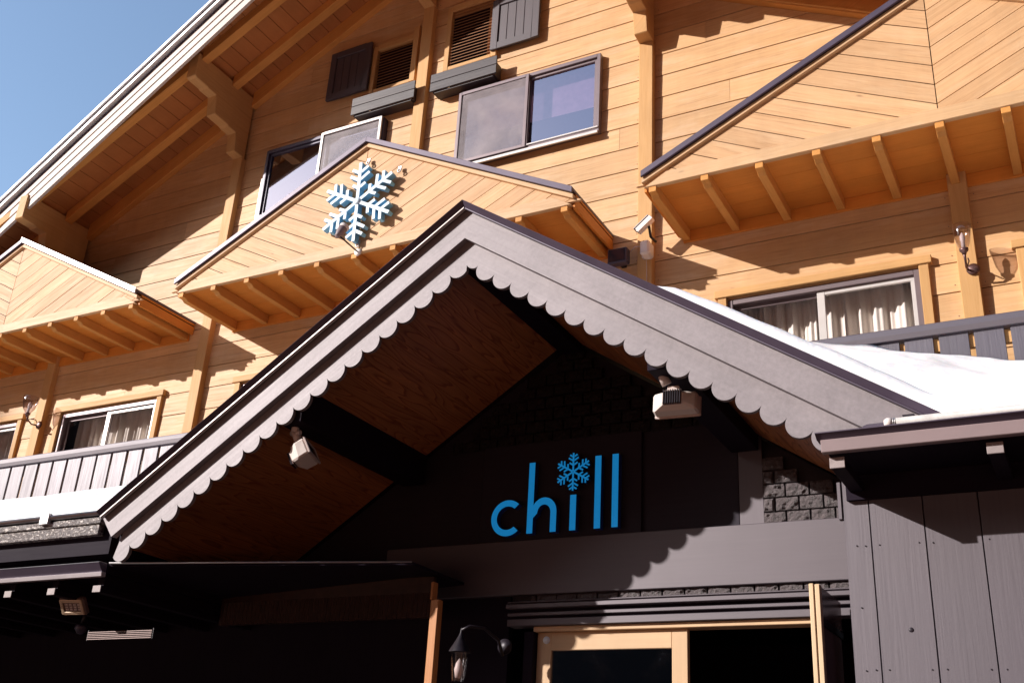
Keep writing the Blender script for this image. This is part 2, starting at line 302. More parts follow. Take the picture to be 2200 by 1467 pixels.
# ------------------------------------------------------------------ mesh helpers
V3 = Vector
class MB:
    """collects faces with a grain direction and a random number per piece"""
    def __init__(s): s.v = []; s.f = []; s.uv = []; s.r = []; s.mi = []; s.sm = []
    def face(s, pts, u, rnd, off=(0, 0), mi=0, smooth=False):
        i0 = len(s.v); pts = [V3(p) for p in pts]; s.v += pts
        s.f.append(tuple(range(i0, i0 + len(pts)))); s.mi.append(mi); s.sm.append(smooth)
        nrm = V3((0, 0, 0))
        for i in range(len(pts)):
            a, b = pts[i], pts[(i + 1) % len(pts)]
            nrm += a.cross(b)
        if nrm.length < 1e-12: nrm = V3((0, 0, 1))
        nrm.normalize(); u = V3(u).normalized(); uu = u - nrm * u.dot(nrm)
        if uu.length < 0.3: uu = nrm.orthogonal()
        uu.normalize(); vv = nrm.cross(uu)
        s.uv.append([(p.dot(uu), p.dot(vv)) for p in pts]); s.r.append(rnd)
    def hexa(s, p, u, rnd=None, mi=0):
        """p: 8 corners, bottom ring 0-3, top ring 4-7"""
        rnd = random.random() if rnd is None else rnd
        for q in ((0, 3, 2, 1), (4, 5, 6, 7), (0, 1, 5, 4), (1, 2, 6, 5), (2, 3, 7, 6), (3, 0, 4, 7)):
            s.face([p[i] for i in q], u, rnd, mi=mi)
    def box(s, x0, x1, y0, y1, z0, z1, u=None, rnd=None, mi=0):
        d = (abs(x1 - x0), abs(y1 - y0), abs(z1 - z0))
        if u is None: u = ((1, 0, 0), (0, 1, 0), (0, 0, 1))[d.index(max(d))]
        s.hexa([(x0, y0, z0), (x1, y0, z0), (x1, y1, z0), (x0, y1, z0), (x0, y0, z1), (x1, y0, z1), (x1, y1, z1), (x0, y1, z1)], u, rnd, mi)
    def prism(s, ring0, ring1, u, rnd=None, mi=0, side=None):
        """two matching polygons joined by side faces"""
        rnd = random.random() if rnd is None else rnd; k = len(ring0)
        s.face(list(reversed(ring0)), u, rnd, mi=mi); s.face(ring1, u, rnd, mi=mi)
        for i in range(k):
            j = (i + 1) % k
            s.face([ring0[i], ring0[j], ring1[j], ring1[i]], u, rnd, mi=mi if side is None else side)
    def beam(s, a, b, w, h, up=(0, 0, 1), rnd=None, mi=0):
        a = V3(a); b = V3(b); d = (b - a).normalized(); sx = d.cross(V3(up)).normalized(); uz = sx.cross(d)
        o = [(-w / 2, -h / 2), (w / 2, -h / 2), (w / 2, h / 2), (-w / 2, h / 2)]
        s.prism([a + sx * p + uz * q for p, q in o], [b + sx * p + uz * q for p, q in o], d, rnd, mi)
    def tube(s, pts, rad, seg=10, mi=0, cap=True):
        pts = [V3(p) for p in pts]; rad = rad if isinstance(rad, (list, tuple)) else [rad] * len(pts)
        rings = []
        for i, p in enumerate(pts):
            d = (pts[min(i + 1, len(pts) - 1)] - pts[max(i - 1, 0)]).normalized()
            a = d.orthogonal().normalized() if i == 0 else (rings_a - d * rings_a.dot(d)).normalized()
            rings_a = a; b = d.cross(a)
            rings.append([p + (a * math.cos(t) + b * math.sin(t)) * rad[i] for t in [2 * math.pi * k / seg for k in range(seg)]])
        r = random.random()
        for q0, q1 in zip(rings, rings[1:]):
            for k in range(seg):
                j = (k + 1) % seg; s.face([q0[k], q0[j], q1[j], q1[k]], (0, 0, 1), r, mi=mi, smooth=True)
        if cap:
            s.face(list(reversed(rings[0])), (1, 0, 0), r, mi=mi); s.face(rings[-1], (1, 0, 0), r, mi=mi)
    def lathe(s, base, axis, prof, seg=20, mi=0):
        base = V3(base); ax = V3(axis).normalized(); a = ax.orthogonal().normalized(); b = ax.cross(a)
        rings = [[base + ax * h + (a * math.cos(2 * math.pi * k / seg) + b * math.sin(2 * math.pi * k / seg)) * r for k in range(seg)] for h, r in prof]
        for q0, q1 in zip(rings, rings[1:]):
            for k in range(seg):
                j = (k + 1) % seg; s.face([q0[k], q0[j], q1[j], q1[k]], ax, 0.5, mi=mi, smooth=True)
    def build(s, name, mat, parent=None, bevel=0.0, merge=True):
        org = V3((0, 0, 0)); p = parent
        if parent is not None: org = V3(parent['org'])
        me = bpy.data.meshes.new(name)
        me.from_pydata([tuple(q - org + V3((0, 0, ZC))) for q in s.v], [], s.f)
        uvl = me.uv_layers.new(name='UVMap'); k = 0
        at = me.attributes.new('rnd', 'FLOAT', 'FACE')
        for i, fu in enumerate(s.uv):
            for q in fu: uvl.data[k].uv = q; k += 1
            at.data[i].value = s.r[i]
        mats = mat if isinstance(mat, (list, tuple)) else [mat]
        for q in mats: me.materials.append(M[q])
        for i, pl in enumerate(me.polygons): pl.material_index = s.mi[i]; pl.use_smooth = s.sm[i]
        if merge:
            bm = bmesh.new(); bm.from_mesh(me); bmesh.ops.remove_doubles(bm, verts=bm.verts, dist=0.00002)
            bmesh.ops.recalc_face_normals(bm, faces=bm.faces); bm.to_mesh(me); bm.free()
        o = bpy.data.objects.new(name, me); C.collection.objects.link(o)
        if parent is not None: o.parent = parent
        o['org'] = list(org) if parent is not None else [0.0, 0.0, 0.0]
        if bevel:
            bv = o.modifiers.new('edge', 'BEVEL'); bv.width = bevel; bv.segments = 1; bv.limit_method = 'ANGLE'; bv.angle_limit = math.radians(40)
        return o
def thing(name, label, cat, loc, group=None):
    """an Empty at the thing's base; its parts' meshes are stored relative to it"""
    o = bpy.data.objects.new(name, None); C.collection.objects.link(o)
    L = V3(loc) + V3((0, 0, ZC)); o.location = L; o['org'] = list(L); o.empty_display_size = 0.2
    o['label'] = label; o['category'] = cat
    if group: o['group'] = group
    return o
def tag(o, label, cat, group=None, kind=None):
    o['label'] = label; o['category'] = cat
    if group: o['group'] = group
    if kind: o['kind'] = kind
    return o

# ------------------------------------------------------------------ numbers of the place (metres, eye at 0,0,0; x along the facade, y into it)
W = 9.0                                            # face of the upper wall
XR = -6.58                                         # ridge of the main roof
POSTS = [-12.30, -9.50, -6.58, -3.58, -0.62]
def roofz(x): return 13.91 - 0.53 * 2 * max(0, x - XR) + 0.53 * x      # underside of the rafters
def rake_y(x): return 7.93 - 0.07 * (min(x, 2 * XR - x) + 12.7)         # the overhang grows towards the ridge

# ================================================================== unseen ground and added sky-blocking slope
g = MB(); g.face([(-400, -400, -1.6), (400, -400, -1.6), (400, 400, -1.6), (-400, 400, -1.6)], (1, 0, 0), 0)
o = g.build('ground', 'bounce_ground'); o['kind'] = 'structure'  # unseen ground, tinted orange to warm the light it bounces
g = MB(); NA, NR = 110, 9
def blocker_el(a):            # skyline of the added slope, dipping where the sun shines in, a = degrees from straight behind towards the left
    t = max(0.0, min(1.0, 1 - (abs(a - 47.3) - 5.5) / 9)); t = t * t * (3 - 2 * t)
    u = max(0.0, min(1.0, (117 - abs(a)) / 15))
    hi = 35 + 9 * max(0.0, min(1.0, (20 - a) / 8)) + 7 * max(0.0, min(1.0, (a - 60) / 6))
    return (hi * (1 - t) + 16.5 * t) * u + 1.2 * math.sin(a * .35) + 1.0 * noise.noise(V3((a * .22, 1, 0)))
def blocker_p(i, j):
    a = -118 + 235 * i / NA; t = j / NR; r = 55 + 45 * t
    h = math.tan(math.radians(max(.2, blocker_el(a)))) * (100 * t ** .8)
    return (-math.sin(math.radians(a)) * r, -math.cos(math.radians(a)) * r, -1.62 + h)
for i in range(NA):
    for j in range(NR): g.face([blocker_p(i, j), blocker_p(i + 1, j), blocker_p(i + 1, j + 1), blocker_p(i, j + 1)], (1, 0, 0), 0, smooth=True)
o = g.build('sky_blocker', 'hill'); o['kind'] = 'structure'  # added out of view to hold back sky fill
g = MB(); g.box(-17, 12, -1.5, 8.9, -1.61, -1.596); o = g.build('dark_apron', 'apron'); o['kind'] = 'structure'  # unseen dark strip added to cut ground bounce into the entry
g = MB(); g.box(-14, 3, 5.0, 9.0, -1.598, -0.98)
o = g.build('porch_floor', 'deck'); o['kind'] = 'structure'

# ================================================================== the chalet
B = thing('chalet_building', 'large wooden chalet with orange brown siding, steep gabled roof and dark ground floor', 'building', (-6.58, 9.0, -1.6))

# windows: (x0, x1, z0, z1)
HOLES = [(-8.98, -7.08, 6.95, 7.97), (-5.99, -4.14, 6.95, 7.99)]           # upper pair
LOUV = [(-7.38, -6.80, 8.52, 9.14), (-6.28, -5.70, 8.52, 9.30)]
LOW = [(-14.70, -12.78, 2.60, 4.62), (-11.92, -10.17, 2.60, 4.62), (-8.80, -6.95, 2.60, 4.62), (-6.10, -4.30, 2.60, 4.62), (-2.76, -1.02, 2.60, 4.64), (-0.15, 1.70, 2.60, 4.64)]
ALLH = HOLES + LOUV + LOW
PITCH = 0.286
wb = MB(); bk = MB()
edges = [-15.3] + POSTS + [2.1]
for pi in range(len(edges) - 1):
    xa, xb = edges[pi], edges[pi + 1]
    z = 2.36 + (0.0 if pi in (0, 1) else 0.02 if pi in (2, 3) else 0.003) + (0.0 if pi != 1 else 0.01)
    while z < 10.2:
        z1 = z + PITCH - 0.009; rnd = random.random(); rnd2 = random.random(); jrow = random.uniform(xa - 1.2, xb + 1.2)
        # clip under the roof
        cx0, cx1 = xa, xb
        lim0 = (z1 - 14.20) / 0.53                      # left slope: x > lim0
        lim1 = 2 * XR - lim0
        cx0 = max(cx0, lim0); cx1 = min(cx1, lim1)
        if cx1 - cx0 > 0.05:
            cuts = sorted({z, z1, *[h for H in ALLH for h in (H[2], H[3]) if z < h < z1]})
            for za, zb in zip(cuts, cuts[1:]):
                segs = [(cx0, cx1)]
                for H in ALLH:
                    if H[2] < (za + zb) / 2 < H[3]:
                        ns = []
                        for a, b in segs:
                            if H[1] <= a or H[0] >= b: ns.append((a, b)); continue
                            if a < H[0]: ns.append((a, H[0]))
                            if H[1] < b: ns.append((H[1], b))
                        segs = ns
                sp = []
                for a, b in segs:
                    jx = jrow if a + .25 < jrow < b - .25 else None
                    sp += [(a, b, rnd)] if jx is None else [(a, jx - .0015, rnd), (jx + .0015, b, rnd2)]
                for a, b, rn_ in sp:
                    # shiplap: lower edge a little proud of the upper one
                    k0 = W - 0.006 * (z1 - za) / PITCH; k1 = W - 0.006 * (z1 - zb) / PITCH
                    wb.hexa([(a, k0, za), (b, k0, za), (b, W + .02, za), (a, W + .02, za), (a, k1, zb), (b, k1, zb), (b, W + .02, zb), (a, W + .02, zb)], (1, 0, 0), rn_)
        z += PITCH
wall = wb.build('siding_wall', 'siding', B, merge=False)
nl = MB()
for px in POSTS:
    for k in range(28):
        z = 2.36 + PITCH * k + .06
        for sd in (-1, 1):
            if z > 13.6 - .53 * abs(px - XR) + .53 * XR: continue
            x = px + sd * (.115 + random.uniform(0, .012)); nl.lathe((x, W - .009, z + random.uniform(-.01, .02)), (0, 1, 0), [(0, 0), (0, .0045), (.003, .0045)], 6)
nl.build('nail_head', 'iron', B)
# backing with the same openings
def holed(mb, y, x0, x1, z0, z1, holes, depth=0.05):
    xs = sorted({x0, x1, *[h for H in holes for h in H[:2] if x0 < h < x1]}); zs = sorted({z0, z1, *[h for H in holes for h in H[2:] if z0 < h < z1]})
    for a, b in zip(xs, xs[1:]):
        for c, d in zip(zs, zs[1:]):
            if any(H[0] < (a + b) / 2 < H[1] and H[2] < (c + d) / 2 < H[3] for H in holes): continue
            mb.box(a, b, y, y + depth, c, d)
holed(bk, W + .022, -15.3, 2.1, 0.5, 6.4, ALLH)
holed(bk, W + .022, -13.0, -0.2, 6.4, 7.2, ALLH); holed(bk, W + .022, -11.4, -1.8, 7.2, 8.0, ALLH)
holed(bk, W + .022, -9.9, -3.3, 8.0, 9.0, ALLH); holed(bk, W + .022, -8.4, -4.9, 9.0, 9.4, ALLH)
bk.build('wall_backing', 'pitch', B, merge=False)
# rooms behind the windows
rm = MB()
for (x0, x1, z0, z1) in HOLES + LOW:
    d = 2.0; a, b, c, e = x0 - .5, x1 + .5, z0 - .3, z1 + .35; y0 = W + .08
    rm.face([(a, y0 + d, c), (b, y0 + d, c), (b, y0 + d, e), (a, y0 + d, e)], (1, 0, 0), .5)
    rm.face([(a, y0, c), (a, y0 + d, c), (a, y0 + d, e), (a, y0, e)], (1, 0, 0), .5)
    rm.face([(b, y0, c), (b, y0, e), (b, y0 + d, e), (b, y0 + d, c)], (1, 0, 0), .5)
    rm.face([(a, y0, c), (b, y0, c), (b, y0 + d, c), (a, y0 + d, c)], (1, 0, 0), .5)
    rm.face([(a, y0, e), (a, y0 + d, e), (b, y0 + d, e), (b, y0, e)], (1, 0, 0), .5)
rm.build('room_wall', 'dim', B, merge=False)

# posts and brackets
for i, px in enumerate(POSTS):
    top = roofz(px) - 0.88
    p = MB(); p.box(px - .08, px + .08, W - .085, W + .01, 1.5, top, (0, 0, 1)); p.build('wall_post', 'trim', B, 0.006)
    b0 = top            # stepped corbel under the roof
    pr = [(8.96, b0 + 1.05), (7.86, b0 + 1.05), (7.86, b0 + .62), (7.90, b0 + .605), (8.09, b0 + .60), (8.12, b0 + .585), (8.27, b0 + .585), (8.31, b0 + .31), (8.55, b0 + .30), (8.58, b0 + .285), (8.72, b0 + .28), (8.76, b0 + .01), (8.90, b0), (8.96, b0)]
    hi = roofz(px) + 0.10
    pr = [(y, min(z, hi)) for y, z in pr]
    q = MB(); q.prism([(px - .08, y, z) for y, z in pr], [(px + .08, y, z) for y, z in pr], (0, 1, 0)); q.build('roof_bracket', 'trim', B, 0.008)

# main roof
ROOF = None
for side in (-1, 1):
    fx = (lambda x: x) if side < 0 else (lambda x: 2 * XR - x)
    # soffit boards, one mesh: each board runs from the rake to the wall
    s = MB(); x = -16.0; bw = 0.19
    while x < XR - 0.001:
        xa, xb = x + .004, min(x + bw - .004, XR)
        za, zb = 13.91 + .53 * xa + .13, 13.91 + .53 * xb + .13
        ya, yb = rake_y(xa) + .03, rake_y(xb) + .03
        pts = [(fx(xa), ya, za), (fx(xb), yb, zb), (fx(xb), 9.6, zb), (fx(xa), 9.6, za)]
        s.hexa(pts + [(p[0], p[1], p[2] + .02) for p in pts], (0, 1, 0)); x += bw
    if ROOF is None: ROOF = s.build('main_roof', 'roof_soffit', B, merge=False)
    else: s.build('soffit', 'roof_soffit', ROOF, merge=False)
    # roof deck above
    d = MB()
    pts = [(fx(-16.2), rake_y(-16.2) - .02, 13.91 + .53 * -16.2 + .152), (fx(XR), rake_y(XR) - .02, 13.91 + .53 * XR + .152), (fx(XR), 14.0, 13.91 + .53 * XR + .152), (fx(-16.2), 14.0, 13.91 + .53 * -16.2 + .152)]
    d.hexa(pts + [(p[0], p[1], p[2] + .16) for p in pts], (1, 0, 0)); d.build('roof_sheet', 'flash', ROOF)
    # rafters parallel to the wall, cut by the brackets
    for y, hgt, wd in ((7.97, .13, .12), (8.56, .13, .12), (8.955, .20, .09)):
        cuts = [-16.0] + [q for q in POSTS if q < XR - .1] + [XR]
        for a, b in zip(cuts, cuts[1:]):
            a2, b2 = a + .08, b - .08
            low = -.02 if y < 8.9 else -.10
            za, zb = 13.91 + .53 * a2, 13.91 + .53 * b2
            r = MB(); pts = [(fx(a2), y - wd / 2, za + low), (fx(b2), y - wd / 2, zb + low), (fx(b2), y + wd / 2, zb + low), (fx(a2), y + wd / 2, za + low)]
            r.hexa(pts + [(p[0], p[1], p[2] + hgt - low) for p in pts], (1, 0, .53)); r.build('rafter', 'rafter', ROOF, 0.005)
    # rake: layered fascia boards and metal edge, swept along the prow
    def sweep(name, mat, prof, x0=-16.2, x1=XR, bev=0.0):
        m = MB(); rings = []
        for xx in (x0, x1):
            y = rake_y(xx); z = 13.91 + .53 * xx - .15
            rings.append([(fx(xx), y + dy, z + dz) for dy, dz in prof])
        m.prism(rings[0], rings[1], (1, 0, .53)); return m.build(name, mat, ROOF, bev)
    sweep('rake_board', 'rakeboard', [(0, 0), (.04, 0), (.04, .13), (0, .13)], bev=.003)
    sweep('rake_board', 'rakeboard', [(-.012, .134), (.04, .134), (.04, .255), (-.012, .255)], bev=.003)
    sweep('rake_board', 'rakeboard', [(-.024, .259), (.04, .259), (.04, .375), (-.024, .375)], bev=.003)
    sweep('roof_edge', 'flash', [(-.03, .379), (.04, .379), (.04, .405), (-.03, .405)])
    sweep('roof_edge', 'galv', [(-.085, .41), (.04, .41), (.04, .475), (-.085, .475)], bev=.006)
    sweep('roof_edge', 'flash', [(-.07, .479), (.04, .479), (.04, .50), (-.07, .50)])
    sweep('roof_edge', 'galv', [(-.11, .504), (.04, .504), (.04, .565), (-.11, .565)], bev=.006)

# upper windows
def frame_rect(mb, x0, x1, z0, z1, w, y0, y1, mi=0):
    mb.box(x0, x0 + w, y0, y1, z0, z1, (0, 0, 1), mi=mi); mb.box(x1 - w, x1, y0, y1, z0, z1, (0, 0, 1), mi=mi)
    mb.box(x0 + w, x1 - w, y0, y1, z0, z0 + w, (1, 0, 0), mi=mi); mb.box(x0 + w, x1 - w, y0, y1, z1 - w, z1, (1, 0, 0), mi=mi)
def pane(mb, x0, x1, z0, z1, y): mb.face([(x0, y, z0), (x1, y, z0), (x1, y, z1), (x0, y, z1)], (1, 0, 0), .5)
# window B (left) and A (right): the insect screens face each other's far side
for (x0, x1, z0, z1, scr_left, lab) in ((-8.99, -7.09, 6.94, 7.98, False, 'sliding window with navy frame half hidden behind the middle gable'), (-5.99, -4.13, 6.94, 8.0, True, 'sliding window with mesh screen on its left half')):
    f = MB(); frame_rect(f, x0, x1, z0, z1, .045, W - .075, W + .03)
    win = f.build('window', 'navy' if not scr_left else 'alu', B, 0.004); win['label'] = lab
    xm = (x0 + x1) / 2
    sx0, sx1 = (x0, xm + .03) if scr_left else (xm - .03, x1 - .02)
    gx0, gx1 = (xm, x1 - .045) if scr_left else (x0 + .045, xm)
    s = MB(); frame_rect(s, sx0 + .01, sx1, z0 + .02, z1 - .02 if scr_left else z1 + .01, .04, W - .105, W - .078)
    s.build('screen_frame', 'alu_light' if not scr_left else 'alu', win, 0.003)
    s = MB(); pane(s, sx0 + .05, sx1 - .04, z0 + .06, z1 - .05, W - .095); s.build('insect_screen', 'screen', win)
    s = MB(); frame_rect(s, gx0, gx1, z0 + .045, z1 - .045, .035, W - .05, W - .02); s.build('sash', 'alu' if scr_left else 'navy', win, 0.003)
    s = MB(); pane(s, x0 + .045, x1 - .045, z0 + .05, z1 - .05, W - .03); s.build('pane', 'mirror_glass', win)
    if scr_left:
        s = MB(); s.face([(x0 - .3, W + .10, z0 + .52), (x1 + .4, W + .10, z0 + .46), (x1 + .4, W + .10, z1), (x0 - .3, W + .10, z1)], (0, 0, 1), .5); s.build('roller_blind', 'blind', win)
        s = MB(); s.box(x0 + .05, x1 - .01, W - .09, W - .075, z0 + .045, z0 + .06); s.box(x0 + .05, x1 - .01, W - .095, W - .075, z0 - .03, z0 + .002); s.build('sill', 'alu_light', win)
    else:
        s = MB(); s.box(x0 - .03, x0, W - .06, W + .01, z0, z0 + .62); s.build('side_trim', 'alu_light', win)

# louvered attic windows with shutters
for (lx0, lx1, lz0, lz1, sx0, sx1, side) in ((-7.43, -6.80, 8.50, 9.20, -8.10, -7.44, 'left'), (-6.30, -5.62, 8.50, 9.44, -5.61, -4.95, 'right')):
    f = MB()
    f.box(lx0, lx0 + .07, W - .05, W + .02, lz0 - .05, lz1, (0, 0, 1)); f.box(lx1 - .0, lx1 + .08, W - .055, W + .02, lz0 - .05, lz1 + .12, (0, 0, 1))
    f.box(lx0 + .07, lx1, W - .048, W + .02, lz1 - .07, lz1 + .02, (1, 0, 0)); f.box(lx0 + .07, lx1, W - .05, W + .02, lz0 - .05, lz0, (1, 0, 0))
    lw = f.build('louvered_window', 'trim', B, 0.004); lw['label'] = side + ' attic window filled with brown louver slats'
    sl = MB(); k = 0; z = lz0
    while z < lz1 - .09:
        sl.hexa([(lx0 + .07, W - .035, z), (lx1, W - .035, z), (lx1, W + .0, z + .030), (lx0 + .07, W + .0, z + .030), (lx0 + .07, W - .035, z + .008), (lx1, W - .035, z + .008), (lx1, W + .0, z + .038), (lx0 + .07, W + .0, z + .038)], (1, 0, 0)); z += .047
    sl.build('louver_slat', 'louver', lw, merge=False)
    bb = MB(); bb.box(lx0 + .06, lx1 + .01, W + .01, W + .05, lz0 - .02, lz1); bb.build('back_panel', 'pitch', lw)
    s = MB(); z0, z1 = 8.52, 9.28; y0, y1 = W - .09, W - .05
    frame_rect(s, sx0, sx1, z0, z1, .095, y0, y1); n = 4
    for k in range(n):
        a = sx0 + .095 + (sx1 - sx0 - .19) * k / n; b = sx0 + .095 + (sx1 - sx0 - .19) * (k + 1) / n
        s.box(a + .002, b - .002, y0 + .018, y1 - .004, z0 + .095, z1 - .095, (0, 0, 1))
    sh = s.build('shutter', 'shutter', B, 0.004)
    sh['label'] = 'dark blue shutter in the shade' if side == 'left' else 'charcoal shutter cut by a shadow'
    wd = thing('window_box', 'weathered dark flower box under the ' + side + ' attic louver' + (', half in shade' if side == 'left' else ', fully in the sun'), 'flower box', ((lx0 + lx1) / 2, W - .25, 8.05), 'flower boxes under the attic louvers')
    bx0, bx1 = (-7.56, -6.60) if side == 'left' else (-6.37, -5.44); yb, yf = W - .01, W - .18
    for (za, zb) in ((8.07, 8.195), (8.20, 8.325)):
        m = MB(); m.box(bx0, bx1, yf, yf + .022, za, zb, (1, 0, 0)); m.build('front_board', 'box', wd, 0.004)
    for xx in (bx0 + .03, bx1 - .05):
        m = MB(); m.box(xx, xx + .02, yf + .024, yb, 8.06, 8.27, (0, 1, 0)); m.build('end_board', 'box', wd, 0.003)
    m = MB(); m.box(bx0 + .055, bx1 - .055, yf + .024, yb, 8.05, 8.07, (1, 0, 0)); m.build('bottom_board', 'box', wd)

# lower windows behind the balcony
def curtain(x0, x1, z0, z1, y, lab, seed, rx=None):
    rr = random.Random(seed); m = MB(); n = 90; ph = rr.random() * 6; prev = None
    for i in range(n + 1):
        t = i / n; x = x0 + (x1 - x0) * t
        a = 0.035 * math.sin(t * (x1 - x0) * 38 + ph + 1.3 * math.sin(t * 9 + ph)) + .014 * math.sin(t * 97 + ph)
        cur = (x, y + a)
        if prev:
            m.face([(prev[0], prev[1], z0), (cur[0], cur[1], z0), (cur[0], cur[1] * 1 + .0, z1), (prev[0], prev[1], z1)], (0, 0, 1), .4, smooth=True)
        prev = cur
    o = m.build('curtain', 'curtain'); tag(o, lab, 'curtain', 'curtains behind the balcony windows'); return o
names = ['far left balcony window with bronze frame cut by the picture edge', 'balcony window between two posts on the left, full width in view', 'balcony window mostly hidden by the canopy edge', 'balcony window behind the canopy', 'balcony window right of the snow bank with bright curtains', 'balcony window at the right picture edge behind the railing']
for i, (x0, x1, z0, z1) in enumerate(LOW):
    f = MB(); t = .085
    f.box(x0 - t, x0, W - .045, W + .03, z0, z1 + .02, (0, 0, 1)); f.box(x1, x1 + t, W - .045, W + .03, z0, z1 + .02, (0, 0, 1))
    f.box(x0 - t - .03, x1 + t + .03, W - .06, W + .03, z1 + .022, z1 + .10, (1, 0, 0))
    win = f.build('window', 'trim', B, 0.005); win['label'] = names[i]
    f = MB(); frame_rect(f, x0, x1, z0, z1, .05, W - .012, W + .06); f.build('frame', 'alu', win, 0.004)
    xm = (x0 + x1) / 2
    f = MB(); frame_rect(f, x0 + .05, xm + .02, z0 + .05, z1 - .05, .04, W + .045, W + .07); f.build('sash', 'alu', win, 0.003)
    f = MB(); f.box(xm - .035, xm + .035, W + .012, W + .044, z0 + .05, z1 - .05, (0, 0, 1)); f.box(xm + .035, x1 - .05, W + .014, W + .044, z1 - .09, z1 - .05, (1, 0, 0)); f.box(x1 - .085, x1 - .05, W + .014, W + .044, z0 + .05, z1 - .09, (0, 0, 1)); f.build('sash', 'alu_light', win, 0.003)
    f = MB(); pane(f, x0 + .05, xm, z0 + .05, z1 - .05, W + .056); f.build('pane', 'glass', win)
    f = MB(); pane(f, xm, x1 - .05, z0 + .05, z1 - .05, W + .028); f.build('pane', 'glass', win)
curtain(-14.5, -12.85, 2.4, 4.7, 9.28, 'cream curtain behind the far left balcony window', 1)
curtain(-11.90, -11.02, 2.4, 4.70, 9.30, 'cream curtain in the left half of the left balcony window', 2)
curtain(-10.98, -10.10, 2.4, 4.70, 9.28, 'cream curtain in the right half of the left balcony window', 3)
curtain(-2.78, -1.95, 2.4, 4.7, 9.30, 'cream curtain in the narrow left half of the window above the snow bank', 4)
curtain(-1.92, -0.92, 2.4, 4.7, 9.24, 'sunlit cream curtain filling the right half of the window beside the post', 5)
curtain(-0.05, 0.9, 2.4, 4.7, 9.28, 'dim curtain in the window at the right picture edge', 6)

